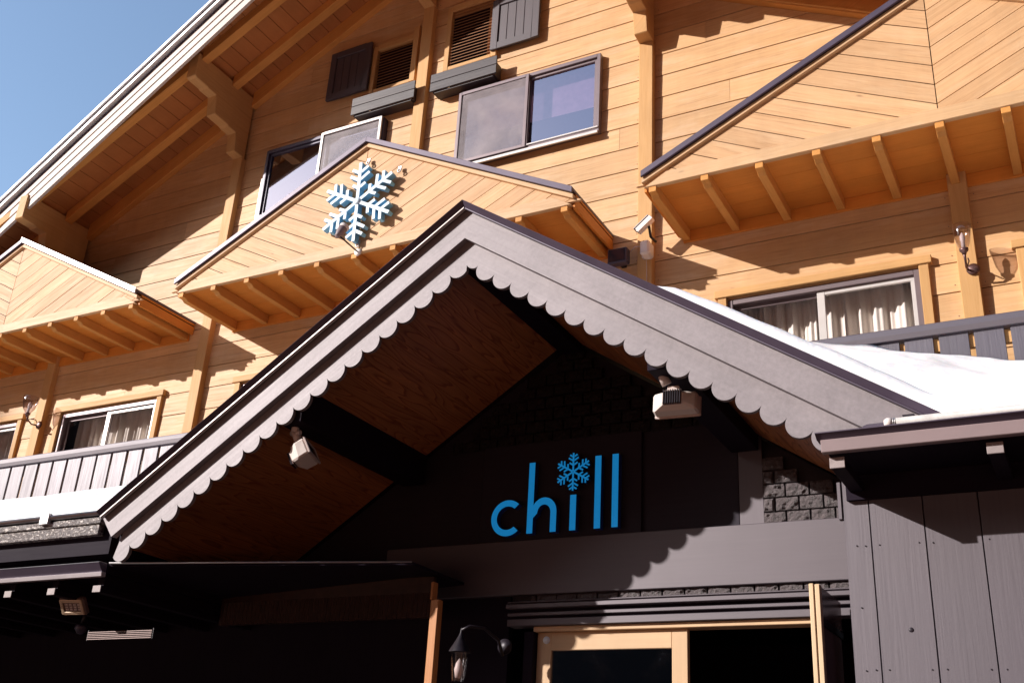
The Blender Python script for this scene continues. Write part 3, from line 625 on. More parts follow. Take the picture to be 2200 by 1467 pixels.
# balcony gables
GY = 8.04
def gable(xc, half, zap, label, snowy=False, nl=None):
    """triangular hood over the balcony"""
    zb = 5.46; sl = 0.5; xe = half
    root = MB()
    # chevron boards: two families meeting on the centre line
    for sd in (-1, 1):
        # board direction rises towards... away from the centre line
        dirv = V3((sd * 1.0, 0, 0.495)).normalized()
        nv = V3((-dirv.z, 0, dirv.x)); 
        if nv.z < 0: nv = -nv
        # clip polygon: triangle half (vertical joint, roof line, base line)
        top = lambda x: zap - sl * abs(x - xc) - .06
        tri = [V3((xc + sd * .004, GY, zb + .04)), V3((xc + sd * (xe - .26), GY, zb + .04)), V3((xc + sd * .004, GY, zap - .06))]
        tri[1].x = xc + sd * (zap - .06 - (zb + .04)) / sl
        lo = min(p.dot(nv) for p in tri); hi = max(p.dot(nv) for p in tri); k = lo - .09
        def clip(poly, n, d, keep_gt):
            out = []
            for i in range(len(poly)):
                a, b = poly[i], poly[(i + 1) % len(poly)]; da, db = a.dot(n) - d, b.dot(n) - d
                if not keep_gt: da, db = -da, -db
                if da >= 0: out.append(a)
                if (da >= 0) != (db >= 0): out.append(a + (b - a) * (da / (da - db)))
            return out
        while k < hi:
            poly = clip(clip(tri, nv, k + .004, True), nv, k + .176 - .004, False)
            if len(poly) >= 3:
                area = sum((poly[i] - poly[0]).cross(poly[i + 1] - poly[0]).length for i in range(1, len(poly) - 1))
                if area > 1e-4:
                    off = random.uniform(0, .003)
                    root.prism([p + V3((0, -off, 0)) for p in poly], [p + V3((0, .03, 0)) for p in poly], dirv)
            k += .176
    G = root.build('balcony_gable', 'gable', B, merge=False); G['label'] = label
    m = MB(); zt = zap - .07
    m.prism([(xc - half + .2, GY + .031, zb + .06), (xc + half - .2, GY + .031, zb + .06), (xc, GY + .031, zt)], [(xc - half + .2, GY + .045, zb + .06), (xc + half - .2, GY + .045, zb + .06), (xc, GY + .045, zt)], (1, 0, 0)); m.build('backing', 'pitch', G)
    m = MB(); m.prism([(xc - half + .02, GY - .022, zb), (xc + half - .02, GY - .022, zb), (xc + half - .24, GY - .022, zb + .128), (xc - half + .24, GY - .022, zb + .128)], [(xc - half + .02, GY + .03, zb), (xc + half - .02, GY + .03, zb), (xc + half - .24, GY + .03, zb + .128), (xc - half + .24, GY + .03, zb + .128)], (1, 0, 0)); m.build('base_board', 'base_trim', G, 0.004)
    for sd in (-1, 1):
        # barge board strip, metal flashing and the roof slab
        def strip(name, mat, za, zb_, y0, y1, xin=0.0, bev=0.003, uax=(1, 0, .5)):
            q = MB(); X0 = xc; X1 = xc + sd * half
            r0 = [(X0, y0, zap + zb_), (X0, y1, zap + zb_), (X0, y1, zap + za), (X0, y0, zap + za)]
            zz = zap - sl * half
            r1 = [(X1, y0, zz + zb_), (X1, y1, zz + zb_), (X1, y1, zz + za), (X1, y0, zz + za)]
            q.prism(r0, r1, (1, 0, sl * -sd)); return q.build(name, mat, G, bev)
        strip('barge_board', 'base_trim', -.035, -.085, GY - .035, GY + .03)
        strip('flashing', 'flash', 0.035, -.032, GY - .065, GY - .04)
        strip('roof_slab', 'flash', .034, .0, GY - .038, W - .004)
        strip('roof_board', 'soffit', -.002, -.03, GY + .032, W - .005)
        if snowy and sd == 1:
            strip('flashing', 'galv', 0.045, -.028, GY - .085, GY - .068)
        q = MB(); X1 = xc + sd * half; zz = zap - sl * half
        q.box(X1 - sd * .03, X1 - sd * .002, GY + .032, W - .006, zb - .02, zz - .04, (0, 1, 0)); q.build('end_board', 'soffit', G, 0.003)
    m = MB(); y = GY + .032
    for a, b in ((GY + .032, GY + .33), (GY + .334, GY + .63), (GY + .634, W - .01)):
        m.box(xc - half + .04, xc + half - .04, a, b, zb + .03, zb + .05, (1, 0, 0))
    m.build('soffit', 'soffit', G)
    m = MB(); m.box(xc - half + .06, xc + half - .06, W - .03, W - .004, zb - .10, zb + .028, (1, 0, 0)); m.build('ledger_board', 'soffit', G, 0.003)
    n = 11; sp = (2 * half - .16) / (n - 1)
    for k in range(n):
        x = xc - half + .10 + (2 * half - .20) * k / (n - 1)
        m = MB(); x0, x1 = x - .037, x + .037
        pr = [(GY - .012, zb - .001), (GY - .012, zb - .058), (GY + .05, zb - .06), (GY + .09, zb - .085), (W - .032, zb - .085), (W - .032, zb + .028), (GY + .034, zb + .028), (GY + .034, zb - .001)]
        m.prism([(x0, y, z) for y, z in pr], [(x1, y, z) for y, z in pr], (0, 1, 0)); m.build('lookout_rafter', 'rafter', G, 0.004)
    return G
gable(-12.26, 2.48, 6.83, 'left gable hood over the balcony with a pale metal edge', True)
gable(-6.56, 2.60, 6.90, 'middle gable hood carrying the blue snowflake')
gable(-0.63, 2.62, 6.90, 'right gable hood cut by the picture edge')

# balcony: floor, railing
fl = MB(); fl.box(-15.3, 2.1, 7.99, 8.99, 2.34, 2.46, (1, 0, 0)); fl.build('balcony_floor', 'dark', B)
def railing(x0, x1, lab, first, pitch=0.2405, gap=.034):
    m = MB(); pr = [(7.925, 3.515), (7.915, 3.56), (7.93, 3.615), (7.97, 3.635), (8.03, 3.63), (8.04, 3.515)]
    m.prism([(x0, y, z) for y, z in pr], [(x1, y, z) for y, z in pr], (1, 0, 0)); R = m.build('balcony_railing', 'fence' if x1 < -7 else 'dark', B, 0.004); R['label'] = lab
    x = first
    while x < x1 - .1:
        if x > x0:
            a, b = x + gap / 2 + random.uniform(-.003, .003), x + pitch - gap / 2 + random.uniform(-.003, .003)
            q = MB(); q.box(a, b, 7.95, 7.975, 2.5, 3.53, (0, 0, 1)); q.build('baluster', 'fence', R, 0.003)
        x += pitch
    m = MB(); m.box(x0, x1, 7.977, 8.02, 2.62, 2.70, (1, 0, 0)); m.box(x0, x1, 7.977, 8.02, 3.40, 3.50, (1, 0, 0)); m.build('cross_rail', 'trim', R)
railing(-15.3, -6.6, 'balcony railing of pale weathered boards on the left', -15.1 + .02)
railing(-3.4, 2.1, 'balcony railing of dark boards above the snow on the right', -3.30 + .027 - .04, .2475, .04)

# ================================================================== ground floor front
EY = 6.50
EW = thing('ground_floor_entry', 'dark ground floor wall under the canopy with stone, beam and doorway', 'entrance', (-2.4, EY, -0.98))
# boards behind the letters, shade put into their colour
m = MB()
m.prism([(-5.65, EY, 1.497), (-3.53, EY, 1.497), (-3.53, EY, 3.0), (-5.65, EY, 1.60)], [(-5.65, EY + .02, 1.497), (-3.53, EY + .02, 1.497), (-3.53, EY + .02, 3.0), (-5.65, EY + .02, 1.60)], (1, 0, 0)); m.box(-3.5274, -1.9577, EY - 0.0021, EY + 0.0206, 1.4964, 2.4974, (1, 0, 0)); m.build('wall_board', 'board_shade', EW, 0.002)
m = MB(); m.box(-1.9536, -1.7977, EY - 0.0083, EY + 0.0206, 1.7544, 2.353, (0, 0, 1))
m.build('wall_board', 'dark_fine', EW, 0.0021)
m = MB(); m.box(-3.839, -2.611, EY - 0.0279, EY - 0.0031, 1.7596, 2.4768, (1, 0, 0)); m.build('sign_board', 'board_shade', EW, 0.0031)
# split stone blocks
m = MB(); m_lo = m; m_hi = MB(); rr = random.Random(3)
def block(x0, x1, z0, z1, y):
    nx_, nz_ = 7, 5
    def P(i, j):
        x = x0 + (x1 - x0) * i / nx_; z = z0 + (z1 - z0) * j / nz_
        e = 0.4644 if i in (0, nx_) or j in (0, nz_) else 1.032
        return (x, y - 0.0227 * e * (0.774 + 0.8256 * noise.noise(V3((x * 33, z * 39, 1.7544)))), z)
    pts = [[P(i, j) for j in range(nz_ + 1)] for i in range(nx_ + 1)]
    r = rr.random(); yb = y + 0.031
    for i in range(nx_):
        for j in range(nz_):
            m.face([pts[i][j], pts[i + 1][j], pts[i + 1][j + 1], pts[i][j + 1]], (1, 0, 0), r)
    bk = lambda p: (p[0], yb, p[2])
    for i in range(nx_):
        m.face([pts[i][0], bk(pts[i][0]), bk(pts[i + 1][0]), pts[i + 1][0]], (1, 0, 0), r); m.face([pts[i][-1], pts[i + 1][-1], bk(pts[i + 1][-1]), bk(pts[i][-1])], (1, 0, 0), r)
    for j in range(nz_):
        m.face([pts[0][j], pts[0][j + 1], bk(pts[0][j + 1]), bk(pts[0][j])], (0, 0, 1), r); m.face([pts[-1][j], bk(pts[-1][j]), bk(pts[-1][j + 1]), pts[-1][j + 1]], (0, 0, 1), r)
z = 1.3091; row = 5
while z < 3.2508:
    off = -1.6564 if row % 2 == 0 else -1.7234
    for k in range(-20, 6):
        a, b = off + 0.1491 * k + 0.0062, off + 0.1491 * (k + 1) - 0.0062
        lo_x = -3.4056 if z < 1.7441 else (-1.7936 if z < 2.4562 else -4.128)
        if b <= lo_x + 0.0103 or a > -1.032: continue
        a = max(a, lo_x)
        if z + .08 > 3.20 - .66 * abs((a + b) / 2 + 3.168): continue
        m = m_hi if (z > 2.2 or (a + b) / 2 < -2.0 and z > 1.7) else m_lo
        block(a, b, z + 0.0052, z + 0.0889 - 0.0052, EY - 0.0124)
    z += 0.0889; row += 1
m_lo.build('stone_blocks', 'stone', EW, merge=False)
hi_o = m_hi.build('stone_blocks', 'stone_shade', EW, merge=False); hi_o['label'] = 'stone blocks in the peak under the canopy, coloured darker as shade'
m = MB(); pr = [(-5.65, 1.35), (-.93, 1.35), (-.93, 1.77), (-3.168, 3.22), (-5.65, 1.60)]
m.prism([(x, EY + 0.0212, z) for x, z in pr], [(x, EY + 0.0619, z) for x, z in pr], (1, 0, 0)); m.build('mortar_backing', 'black', EW)
m = MB(); m.box(-4.6, -1.06, EY - .05, EY, 1.395, 1.7685, (1, 0, 0)); m.build('lintel_beam', 'dark_fine', EW, 0.004)
for y, a, b in ((0.0619, 1.339, 1.3488), (0.0826, 1.2998, 1.3287), (0.0516, 1.2544, 1.2771), (0.0516, 1.1899, 1.2353)):
    q = MB(); q.box(-3.5604, -1.0939, EY - y, EY + 0.0619, a, b, (1, 0, 0)); q.build('moulding', 'dark_fine', EW, 0.0031)
q = MB(); q.box(-3.5604, -1.0939, EY - 0.0186, EY + 0.0516, 1.2353, 1.3416, (1, 0, 0)); q.build('moulding_backing', 'pitch', EW)
# doorway: dark room, frame, sliding leaf
q = MB(); q.box(-3.3746, -1.4448, EY - 0.0206, EY + 0.1032, 1.1555, 1.1878, (1, 0, 0)); q.build('door_head', 'doorwood', EW, 0.0031)
q = MB(); q.box(-3.4366, -3.3664, EY - 0.031, EY + 0.1032, -1.0114, 1.1558, (0, 0, 1)); q.build('door_jamb', 'pitch', EW, 0.0031)
dl = MB(); y0, y1 = EY + 0.0155, EY + 0.0568; lx0, lx1, lz1 = -3.3592, -2.3158, 1.1517
dl.box(lx1 - 0.1032, lx1, y0, y1, -1.001, lz1, (0, 0, 1)); dl.box(lx0, lx0 + 0.1032, y0, y1, -1.001, lz1, (0, 0, 1))
dl.box(lx0 + 0.1032, lx1 - 0.1032, y0, y1, 1.0382, lz1, (1, 0, 0)); dl.box(lx0 + 0.1032, lx1 - 0.1032, y0, y1, -1.001, -0.8256, (1, 0, 0))
door = dl.build('sliding_door', 'doorwood', EW, 0.0031)
q = MB(); q.box(lx0 + 0.1032, lx1 - 0.1032, y0 + 0.0186, y0 + 0.0248, -0.8256, 1.0382); q.build('pane', 'door_glass', door)
q = MB(); q.lathe((-3.2921, y0 - 0.0031, 1.1042), (0, 1, 0), [(0, 0), (0, 0.0248), (0.0031, 0.0248)], 28); q.build('sticker', 'sticker', door)
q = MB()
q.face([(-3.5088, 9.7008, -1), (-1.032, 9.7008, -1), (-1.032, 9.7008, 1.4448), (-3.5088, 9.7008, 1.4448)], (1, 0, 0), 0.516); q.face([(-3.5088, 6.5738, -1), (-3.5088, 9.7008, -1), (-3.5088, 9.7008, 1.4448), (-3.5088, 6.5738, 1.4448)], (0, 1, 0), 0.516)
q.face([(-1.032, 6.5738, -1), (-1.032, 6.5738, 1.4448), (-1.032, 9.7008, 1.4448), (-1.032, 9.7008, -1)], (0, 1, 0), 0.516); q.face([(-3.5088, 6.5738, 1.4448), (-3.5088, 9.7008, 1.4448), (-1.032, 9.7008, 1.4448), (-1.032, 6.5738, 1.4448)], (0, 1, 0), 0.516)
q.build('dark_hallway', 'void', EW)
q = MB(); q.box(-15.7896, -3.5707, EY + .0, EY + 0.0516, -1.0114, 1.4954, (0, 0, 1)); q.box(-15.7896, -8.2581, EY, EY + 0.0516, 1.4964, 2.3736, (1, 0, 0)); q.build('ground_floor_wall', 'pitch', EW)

# glazed wind screen standing out beside the door (right)
ws = thing('wind_screen', 'slim wooden framed wind screen standing out beside the doorway against the charcoal wing', 'wind screen', (-1.37, 5.9, -0.98))
q = MB(); q.box(-1.402, -1.376, 5.88, 5.93, -.98, 1.262, (0, 0, 1)); q.build('post', 'doorlight', ws, 0.004)
q = MB(); q.box(-1.372, -1.344, 5.885, 5.93, -.98, 1.258, (0, 0, 1)); q.build('post', 'doorlight', ws, 0.004)
q = MB(); q.box(-1.365, -1.348, 5.931, 6.40, 1.085, 1.255, (0, 1, 0)); q.build('top_panel', 'bronze', ws, 0.003)
q = MB(); q.box(-1.37, -1.343, 5.931, 6.40, 1.045, 1.082, (0, 1, 0)); q.build('rail', 'black', ws)
q = MB()
for k in range(16):
    t0 = 5.935 + .028 * k; q.prism([(-1.362, t0, -.98), (-1.350, t0 + .014, -.98), (-1.362, t0 + .028, -.98)], [(-1.362, t0, 1.043), (-1.350, t0 + .014, 1.043), (-1.362, t0 + .028, 1.043)], (0, 0, 1))
q.build('ribbed_pane', 'bronze', ws)

# ------------------------------------------------------------------ charcoal side wing on the right
SW = thing('side_wing', 'charcoal vertical board wing with snowy low roof at the right edge', 'annex', (0.3, 5.21, -1.6))
HY = 5.21
xs = [-1.056, -.934, -.690, -.448, -.20, .04, .28, .52, .76, 1.0, 1.24, 1.5, 1.74, 1.98, 2.1]
q = MB()
for a, b in zip(xs, xs[1:]):
    q.box(a + .0022, b - .0022, HY - random.uniform(0, .003), HY + .025, -1.6, 1.66, (0, 0, 1))
q.build('wall_board', 'dark', SW, 0.002)
q = MB(); q.box(-1.055, 2.1, HY + .026, HY + .06, -1.6, 1.66); q.box(-1.055, -1.02, HY + .061, EY - .06, -1.6, 1.9); q.build('wall_backing', 'pitch', SW)
q = MB(); q.box(-1.078, -1.06, HY - .006, HY + .03, 1.416, 1.602, (0, 0, 1)); q.build('corner_batten', 'dark_fine', SW, 0.002)
q = MB()
NAILS = [(-1.003, 1.534), (-.954, 1.536), (-1.003, 1.284), (-.963, 1.281), (-.899, 1.282), (-.722, 1.282), (-.661, 1.278), (-.421, 1.278), (-1.002, .994), (-1.002, .712), (-.959, .715), (-.901, .715), (-.719, .714), (-.656, .715), (-.478, .713), (-.415, .712), (-.24, 1.28), (-.23, .714)]
for x, z in NAILS: q.lathe((x, HY - .0045, z), (0, 1, 0), [(0, 0), (0, .0035), (.004, .0035)], 8)
q.build('nail_head', 'black', SW)
q = MB(); q.lathe((-.792, HY - .0045, .888), (0, 1, 0), [(0, 0), (.0, .006), (.001, .010), (.004, .012)], 14); q.build('knot_hole', 'black', SW)
# eave: soffit, fascia metal, gutter lip, rafter tails
q = MB(); q.box(-1.03, 2.1, 4.76, HY - .004, 1.625, 1.645, (0, 1, 0)); q.box(-1.03, 2.1, HY - .03, HY - .0045, 1.50, 1.62, (1, 0, 0)); q.build('eave_soffit', 'pitch', SW)
q = MB(); pr = [(4.72, 1.597), (4.715, 1.655), (4.735, 1.662), (4.76, 1.66), (4.76, 1.597)]
q.prism([(-1.035, y, z) for y, z in pr], [(2.1, y, z) for y, z in pr], (1, 0, 0)); q.build('fascia_metal', 'brownmetal', SW, 0.003)
q = MB(); pr = [(4.735, 1.6625), (4.70, 1.683), (4.70, 1.688), (4.80, 1.690), (4.80, 1.6625)]
q.prism([(-1.055, y, z) for y, z in pr], [(2.1, y, z) for y, z in pr], (1, 0, 0)); q.build('roof_edge', 'flash', SW)
for x in (-.978, -.318, .342, 1.0, 1.66):
    q = MB(); q.box(x - .034, x + .034, 4.77, 4.777, 1.535, 1.586, (0, 1, 0)); q.box(x - .032, x + .032, 4.7775, HY - .031, 1.537, 1.584, (0, 1, 0), mi=1); q.build('rafter_tail', ['tail', 'pitch'], SW, 0.002)
q = MB(); q.hexa([(-.86, 4.80, 1.69), (2.1, 4.80, 1.69), (2.1, 7.94, 3.02), (-.86, 7.94, 3.02), (-.86, 4.80, 1.73), (2.1, 4.80, 1.73), (2.1, 7.94, 3.06), (-.86, 7.94, 3.06)], (0, 1, 0)); q.build('roof', 'flash', SW)
gp = thing('snow_guard_pipe', 'frosted white pipe lying along the eave above the charcoal wing', 'pipe', (-.2, 4.72, 1.70))
q = MB(); q.tube([(-.705, 4.728, 1.705), (2.1, 4.728, 1.705)], .0205, 20); q.build('pipe', 'pipe', gp)
q = MB(); q.tube([(-.752, 4.728, 1.705), (-.744, 4.728, 1.705), (-.740, 4.728, 1.705), (-.718, 4.728, 1.705)], [.016, .021, .0235, .0235], 20); q.build('end_cap', 'white', gp)
q = MB()
for x in (-.7135, -.7065): q.tube([(x, 4.728, 1.705), (x + .004, 4.728, 1.705)], .0225, 18)
q.build('clamp', 'galv', gp)
q = MB(); q.box(-.672, -.622, 4.722, 4.75, 1.7265, 1.735); q.build('bracket', 'black', gp)

# ------------------------------------------------------------------ left ground floor: upper snowy eave and low porch roof
LW = thing('porch_roof', 'low dark porch roof with purple metal edge and exposed rafter ends at lower left', 'porch', (-8, 4.95, 1.3))
q = MB(); pr = [(4.95, 1.322), (4.945, 1.350), (4.955, 1.352), (4.985, 1.352), (4.985, 1.322)]
q.prism([(-15.3, y, z) for y, z in pr], [(-5.80, y, z) for y, z in pr], (1, 0, 0)); q.build('fascia_metal', 'galv_paint', LW, 0.002)
q = MB(); pr = [(4.956, 1.3535), (4.925, 1.392), (4.915, 1.405), (4.935, 1.412), (4.99, 1.412), (4.99, 1.3535)]
q.prism([(-15.3, y, z) for y, z in pr], [(-5.81, y, z) for y, z in pr], (1, 0, 0)); q.build('gutter', 'flash', LW)
q = MB(); pr = [(4.912, 1.407), (4.93, 1.416), (4.99, 1.416), (4.99, 1.4125), (4.93, 1.4122)]
q.prism([(-15.3, y, z) for y, z in pr], [(-5.815, y, z) for y, z in pr], (1, 0, 0)); q.build('gutter_lip', 'galv', LW)
q = MB()
for x in [-5.87 - .439 * k for k in range(21)]:
    t = MB(); t.box(x - .038, x + .038, 4.992, 4.998, 1.228, 1.273, (0, 1, 0)); t.box(x - .036, x + .036, 4.9985, 6.495, 1.23, 1.271, (0, 1, 0), mi=1); t.box(x - .030, x + .030, 5.02, 6.495, 1.274, 1.351, (0, 1, 0), mi=1); t.build('rafter_end', ['tail', 'pitch'], LW, 0.002)
q.box(-15.3, -5.80, 4.992, 6.495, 1.353, 1.395, (0, 1, 0)); q.build('roof_deck', 'pitch', LW)
q = MB(); q.hexa([(-5.798, 4.99, 1.395), (-3.92, 5.80, 1.480), (-3.92, 6.495, 1.480), (-5.798, 6.495, 1.395), (-5.798, 4.99, 1.414), (-3.92, 5.80, 1.498), (-3.92, 6.495, 1.498), (-5.798, 6.495, 1.414)], (1, 0, 0)); q.build('corrugated_sheet', 'pitch', LW)
q = MB(); k = 0; a = V3((-5.79, 4.985, 1.415)); b = V3((-3.93, 5.795, 1.499))
q.tube([a, b], .006, 8); q.build('sheet_edge', 'galv', LW)
q = MB(); q.box(-5.80, -3.95, 6.10, 6.14, 1.20, 1.47, (0, 0, 1)); k = 0
while k < 46:
    x = -5.78 + k * .04; q.prism([(x, 6.10, 1.20), (x + .02, 6.085, 1.20), (x + .04, 6.10, 1.20)], [(x, 6.10, 1.36), (x + .02, 6.085, 1.36), (x + .04, 6.10, 1.36)], (0, 0, 1)); k += 1
q.build('ribbed_panel', 'ribbed', LW)
q = MB(); q.box(-3.905, -3.845, 6.02, 6.08, -.98, 1.30, (0, 0, 1)); q.build('door_post', 'postwood', LW, 0.004)
q = MB(); q.box(-3.92, -3.90, 6.03, 6.09, 1.302, 1.42, (0, 0, 1)); q.build('upper_post', 'postwood', LW, 0.004)
# slatted screen in the porch catching some sun
sc = thing('slat_screen', 'fine slatted panel in the dark porch at lower left, catching strips of sun', 'screen', (-6.0, 5.36, 0.98))
q = MB(); z = .985
while z < 1.044:
    q.box(-6.27, -5.66, 5.34, 5.345, z, z + .0050, (1, 0, 0)); z += .0118
q.build('slat', 'grille', sc, merge=False)
for xq in (-6.278, -5.658):
    q = MB(); q.box(xq, xq + .006, 5.346, 5.356, .98, 1.05, (0, 0, 1)); q.build('side_strip', 'black', sc)

# left lower roof under the balcony
LR = thing('lower_roof', 'snow covered lower roof below the left balcony with crusted black eave boards', 'roof', (-9.5, 5.0, 1.7))
q = MB(); q.hexa([(-15.3, 5.10, 1.70), (-5.95, 5.10, 1.70), (-5.95, 7.94, 2.86), (-15.3, 7.94, 2.86), (-15.3, 5.10, 1.74), (-5.95, 5.10, 1.74), (-5.95, 7.94, 2.90), (-15.3, 7.94, 2.90)], (0, 1, 0)); q.build('roof_sheet', 'flash', LR)
q = MB(); q.box(-15.3, -5.98, 5.0, 5.05, 1.625, 1.695, (1, 0, 0)); q.build('eave_board', 'frosty', LR, 0.003)
q = MB(); q.box(-15.3, -5.96, 4.985, 5.06, 1.7, 1.742, (1, 0, 0)); q.build('eave_board', 'frosty', LR, 0.004)
q = MB(); q.tube([(-15.3, 4.985, 1.772), (-5.97, 4.985, 1.772)], .018, 12); q.build('gutter_pipe', 'galv', LR)
q = MB(); q.box(-6.55, -6.46, 4.955, 4.984, 1.72, 1.80); q.box(-7.35, -7.28, 4.955, 4.984, 1.72, 1.80); q.build('gutter_bracket', 'galv', LR, 0.004)
q = MB(); q.box(-15.3, -5.90, 5.055, 6.495, 1.50, 1.69); q.build('eave_soffit', 'pitch', LR)

# ================================================================== entrance canopy
CX, CZ, CS = -3.168, 3.50, 0.66
CN = thing('entrance_canopy', 'charcoal gabled entrance canopy with scalloped trim and varnished board ceiling', 'canopy', (CX, 5.5, -0.98))
XL, XRR = -5.86, -.86
def cprof(name, mat, prof, bev=0.003, xr=XRR, sides=(-1, 1)):
    """profile of (y, drop) swept down both slopes"""
    for sd, xe in ((-1, XL), (1, xr)):
        if sd not in sides: continue
        r0 = [(CX, y, CZ - q) for y, q in prof]
        r1 = []
        for y, q in prof:
            x = xe + (q * .46 if sd < 0 else 0)
            r1.append((x, y, CZ - CS * abs(x - CX) - q))
        m = MB(); m.prism(r0, r1, (1, 0, -sd * CS)); m.build(name, mat, CN, bev)
cprof('roof_edge', 'flash', [(4.85, -.018), (4.883, .020), (4.89, .020), (4.89, -.018)], 0.002, xr=-.43)
cprof('edge_lip', 'lip', [(4.878, .021), (4.878, .030), (4.905, .030), (4.905, .021)], 0, sides=(-1,))  # left lip coloured pale as lit, right lip dark as shaded
cprof('edge_lip', 'flash', [(4.883, .021), (4.883, .029), (4.905, .029), (4.905, .021)], 0, xr=-.50, sides=(1,))
cprof('roof_sheet', 'flash', [(4.891, -.012), (7.9, -.012), (7.9, .018), (4.891, .018)], 0, xr=-.6)
# scalloped trim: one outline per slope, filled and given thickness
def clip_z(poly, zmin):
    out = []
    for i in range(len(poly)):
        a, b = poly[i], poly[(i + 1) % len(poly)]; da, db = a[1] - zmin, b[1] - zmin
        if da >= 0: out.append(a)
        if (da >= 0) != (db >= 0): t = da / (da - db); out.append((a[0] + (b[0] - a[0]) * t, zmin))
    return out
def slab_outline(name, mat, poly, y0, y1, sd, bev=0.0):
    m = MB(); r = random.random(); u = (1, 0, -sd * CS)
    bm = bmesh.new(); vs = [bm.verts.new((x, 0, z)) for x, z in poly]
    for i in range(len(vs)): bm.edges.new((vs[i], vs[(i + 1) % len(vs)]))
    bmesh.ops.triangle_fill(bm, edges=list(bm.edges), use_beauty=True, use_dissolve=False)
    for f in bm.faces:
        c = [v.co.copy() for v in f.verts]
        for y in (y0, y1): m.face([(p.x, y, p.z) for p in c], u, r)
    bm.free()
    for i in range(len(poly)):
        a, b = poly[i], poly[(i + 1) % len(poly)]; m.face([(a[0], y0, a[1]), (b[0], y0, b[1]), (b[0], y1, b[1]), (a[0], y1, a[1])], (0, 1, 0), r)
    return m.build(name, mat, CN, bev)
def scallops(sd):
    pitch = .1228; first = .083 if sd > 0 else .122; n = 23 if sd > 0 else 21
    pts = [0.0] + [first + pitch * k for k in range(n)]
    L = lambda dx, off: (CX + sd * dx, CZ - CS * dx - off)
    low = []
    for a, b in zip(pts, pts[1:]):
        c = (a + b) / 2; h = (b - a) / 2; seg = []
        full = abs(b - a - pitch) < .01
        for i in range(15):
            th = math.pi * i / 14
            u_ = -math.cos(th) * h; v_ = math.sin(th) * h * 1.198 * (.97 if full else .75)
            X = c + u_ - v_ * .5508; Z = -CS * (c + u_) - .352 - v_ * .8346
            seg.append((CX + sd * max(X, 0.0 if not low else -9), CZ + Z))
        low += seg if not low else seg[1:]
    e = pts[-1]; poly = low + [L(e + (.0 if sd > 0 else -.05), .21), L(0, .21)]
    if sd > 0: poly = clip_z(poly, 1.672)
    slab_outline('scalloped_board', 'fascia', poly, 4.968, 4.996, sd)
scallops(-1); scallops(1)
for sd in (-1, 1):
    L = lambda dx, off: (CX + sd * dx, CZ - CS * dx - off)
    e = 2.692 if sd < 0 else 2.9
    poly = [L(0, .022), L(0, .222), L(e - .11 if sd < 0 else e, .222), L(e, .02)]
    if sd > 0: poly = clip_z(poly, 1.672)
    slab_outline('fascia_board', 'fascia', poly, 4.92, 4.9675, sd)
# ceiling boards
for sd, xe in ((-1, XL + .1), (1, -1.02)):
    m = MB(); s = 0.0; n_ = 1 / math.sqrt(1 + CS * CS); bw = .128
    while CX + sd * s * n_ * sd > -99 and s * n_ < abs(xe - CX):
        a, b = s * n_ + .0012, min((s + bw) * n_ - .0012, abs(xe - CX))
        za, zb = CZ - .255 - CS * a, CZ - .255 - CS * b
        p = [(CX + sd * a, 5.003, za), (CX + sd * b, 5.003, zb), (CX + sd * b, EY - .04, zb), (CX + sd * a, EY - .04, za)]
        m.hexa(p + [(q[0], q[1], q[2] + .02) for q in p], (0, 1, 0)); s += bw
    m.build('ceiling_boards', 'ceiling', CN, merge=False)
    m = MB(); a, b = 0, abs(xe - CX); p = [(CX, 5.001, CZ - .232), (CX + sd * b, 5.001, CZ - .232 - CS * b), (CX + sd * b, 7.9, CZ - .232 - CS * b), (CX, 7.9, CZ - .232)]
    m.hexa(p + [(q[0], q[1], q[2] + .20) for q in p], (0, 1, 0)); m.build('roof_core', 'pitch', CN)
for x0, x1, zb in ((-3.235, -3.075, 3.125), (-4.52, -4.34, 2.245), (-1.99, -1.81, 2.245)):
    m = MB(); zt = CZ - .24 - CS * min(abs(x0 - CX), abs(x1 - CX)); m.box(x0, x1, 5.002, EY - .035, zb, min(zt, zb + .3) if abs(x0 + 3.2) > .5 else 3.22, (0, 1, 0)); m.build('purlin', 'pitch', CN, 0.004)

# ================================================================== snow
def nz(x, y, s=1.0): return noise.noise(V3((x * 1.7 * s, y * 1.7 * s, 4.2))) * .075 + noise.noise(V3((x * 6 * s, y * 6 * s, 9.2))) * .018
def snow_sheet(name, x0, x1, nx, yfun, top, bot, label):
    m = MB(); ny = 46; G = []
    for i in range(nx + 1):
        x = x0 + (x1 - x0) * i / nx; ya, yb = yfun(x); row = []
        for j in range(ny + 1):
            t = j / ny; y = ya + (yb - ya) * t ** 1.3; z = top(x, y)
            ed = min(1.0, (y - ya) / .10); zb_ = bot(x, y); z = zb_ + (z - zb_) * math.sqrt(max(0, 1 - (1 - ed) ** 2)) if ed < 1 else z
            row.append((x, y, z))
        row.insert(0, (x, ya, bot(x, ya))); row.append((x, yb, bot(x, yb) - .3)); G.append(row)
    for i in range(nx):
        for j in range(len(G[0]) - 1): m.face([G[i][j], G[i + 1][j], G[i + 1][j + 1], G[i][j + 1]], (1, 0, 0), .5, smooth=True)
    for row in (G[0], G[-1]):
        for j in range(len(row) - 1):
            a, b = row[j], row[j + 1]; m.face([a, b, (b[0], b[1], min(b[2], bot(b[0], b[1])) - .001), (a[0], a[1], min(a[2], bot(a[0], a[1])) - .001)], (0, 1, 0), .5)
    o = m.build(name, 'snow'); tag(o, label, 'snow', kind='stuff'); return o
def can_z(x): return CZ - CS * abs(x - CX)
def low_z(y): return 1.735 + .424 * (y - 4.80)
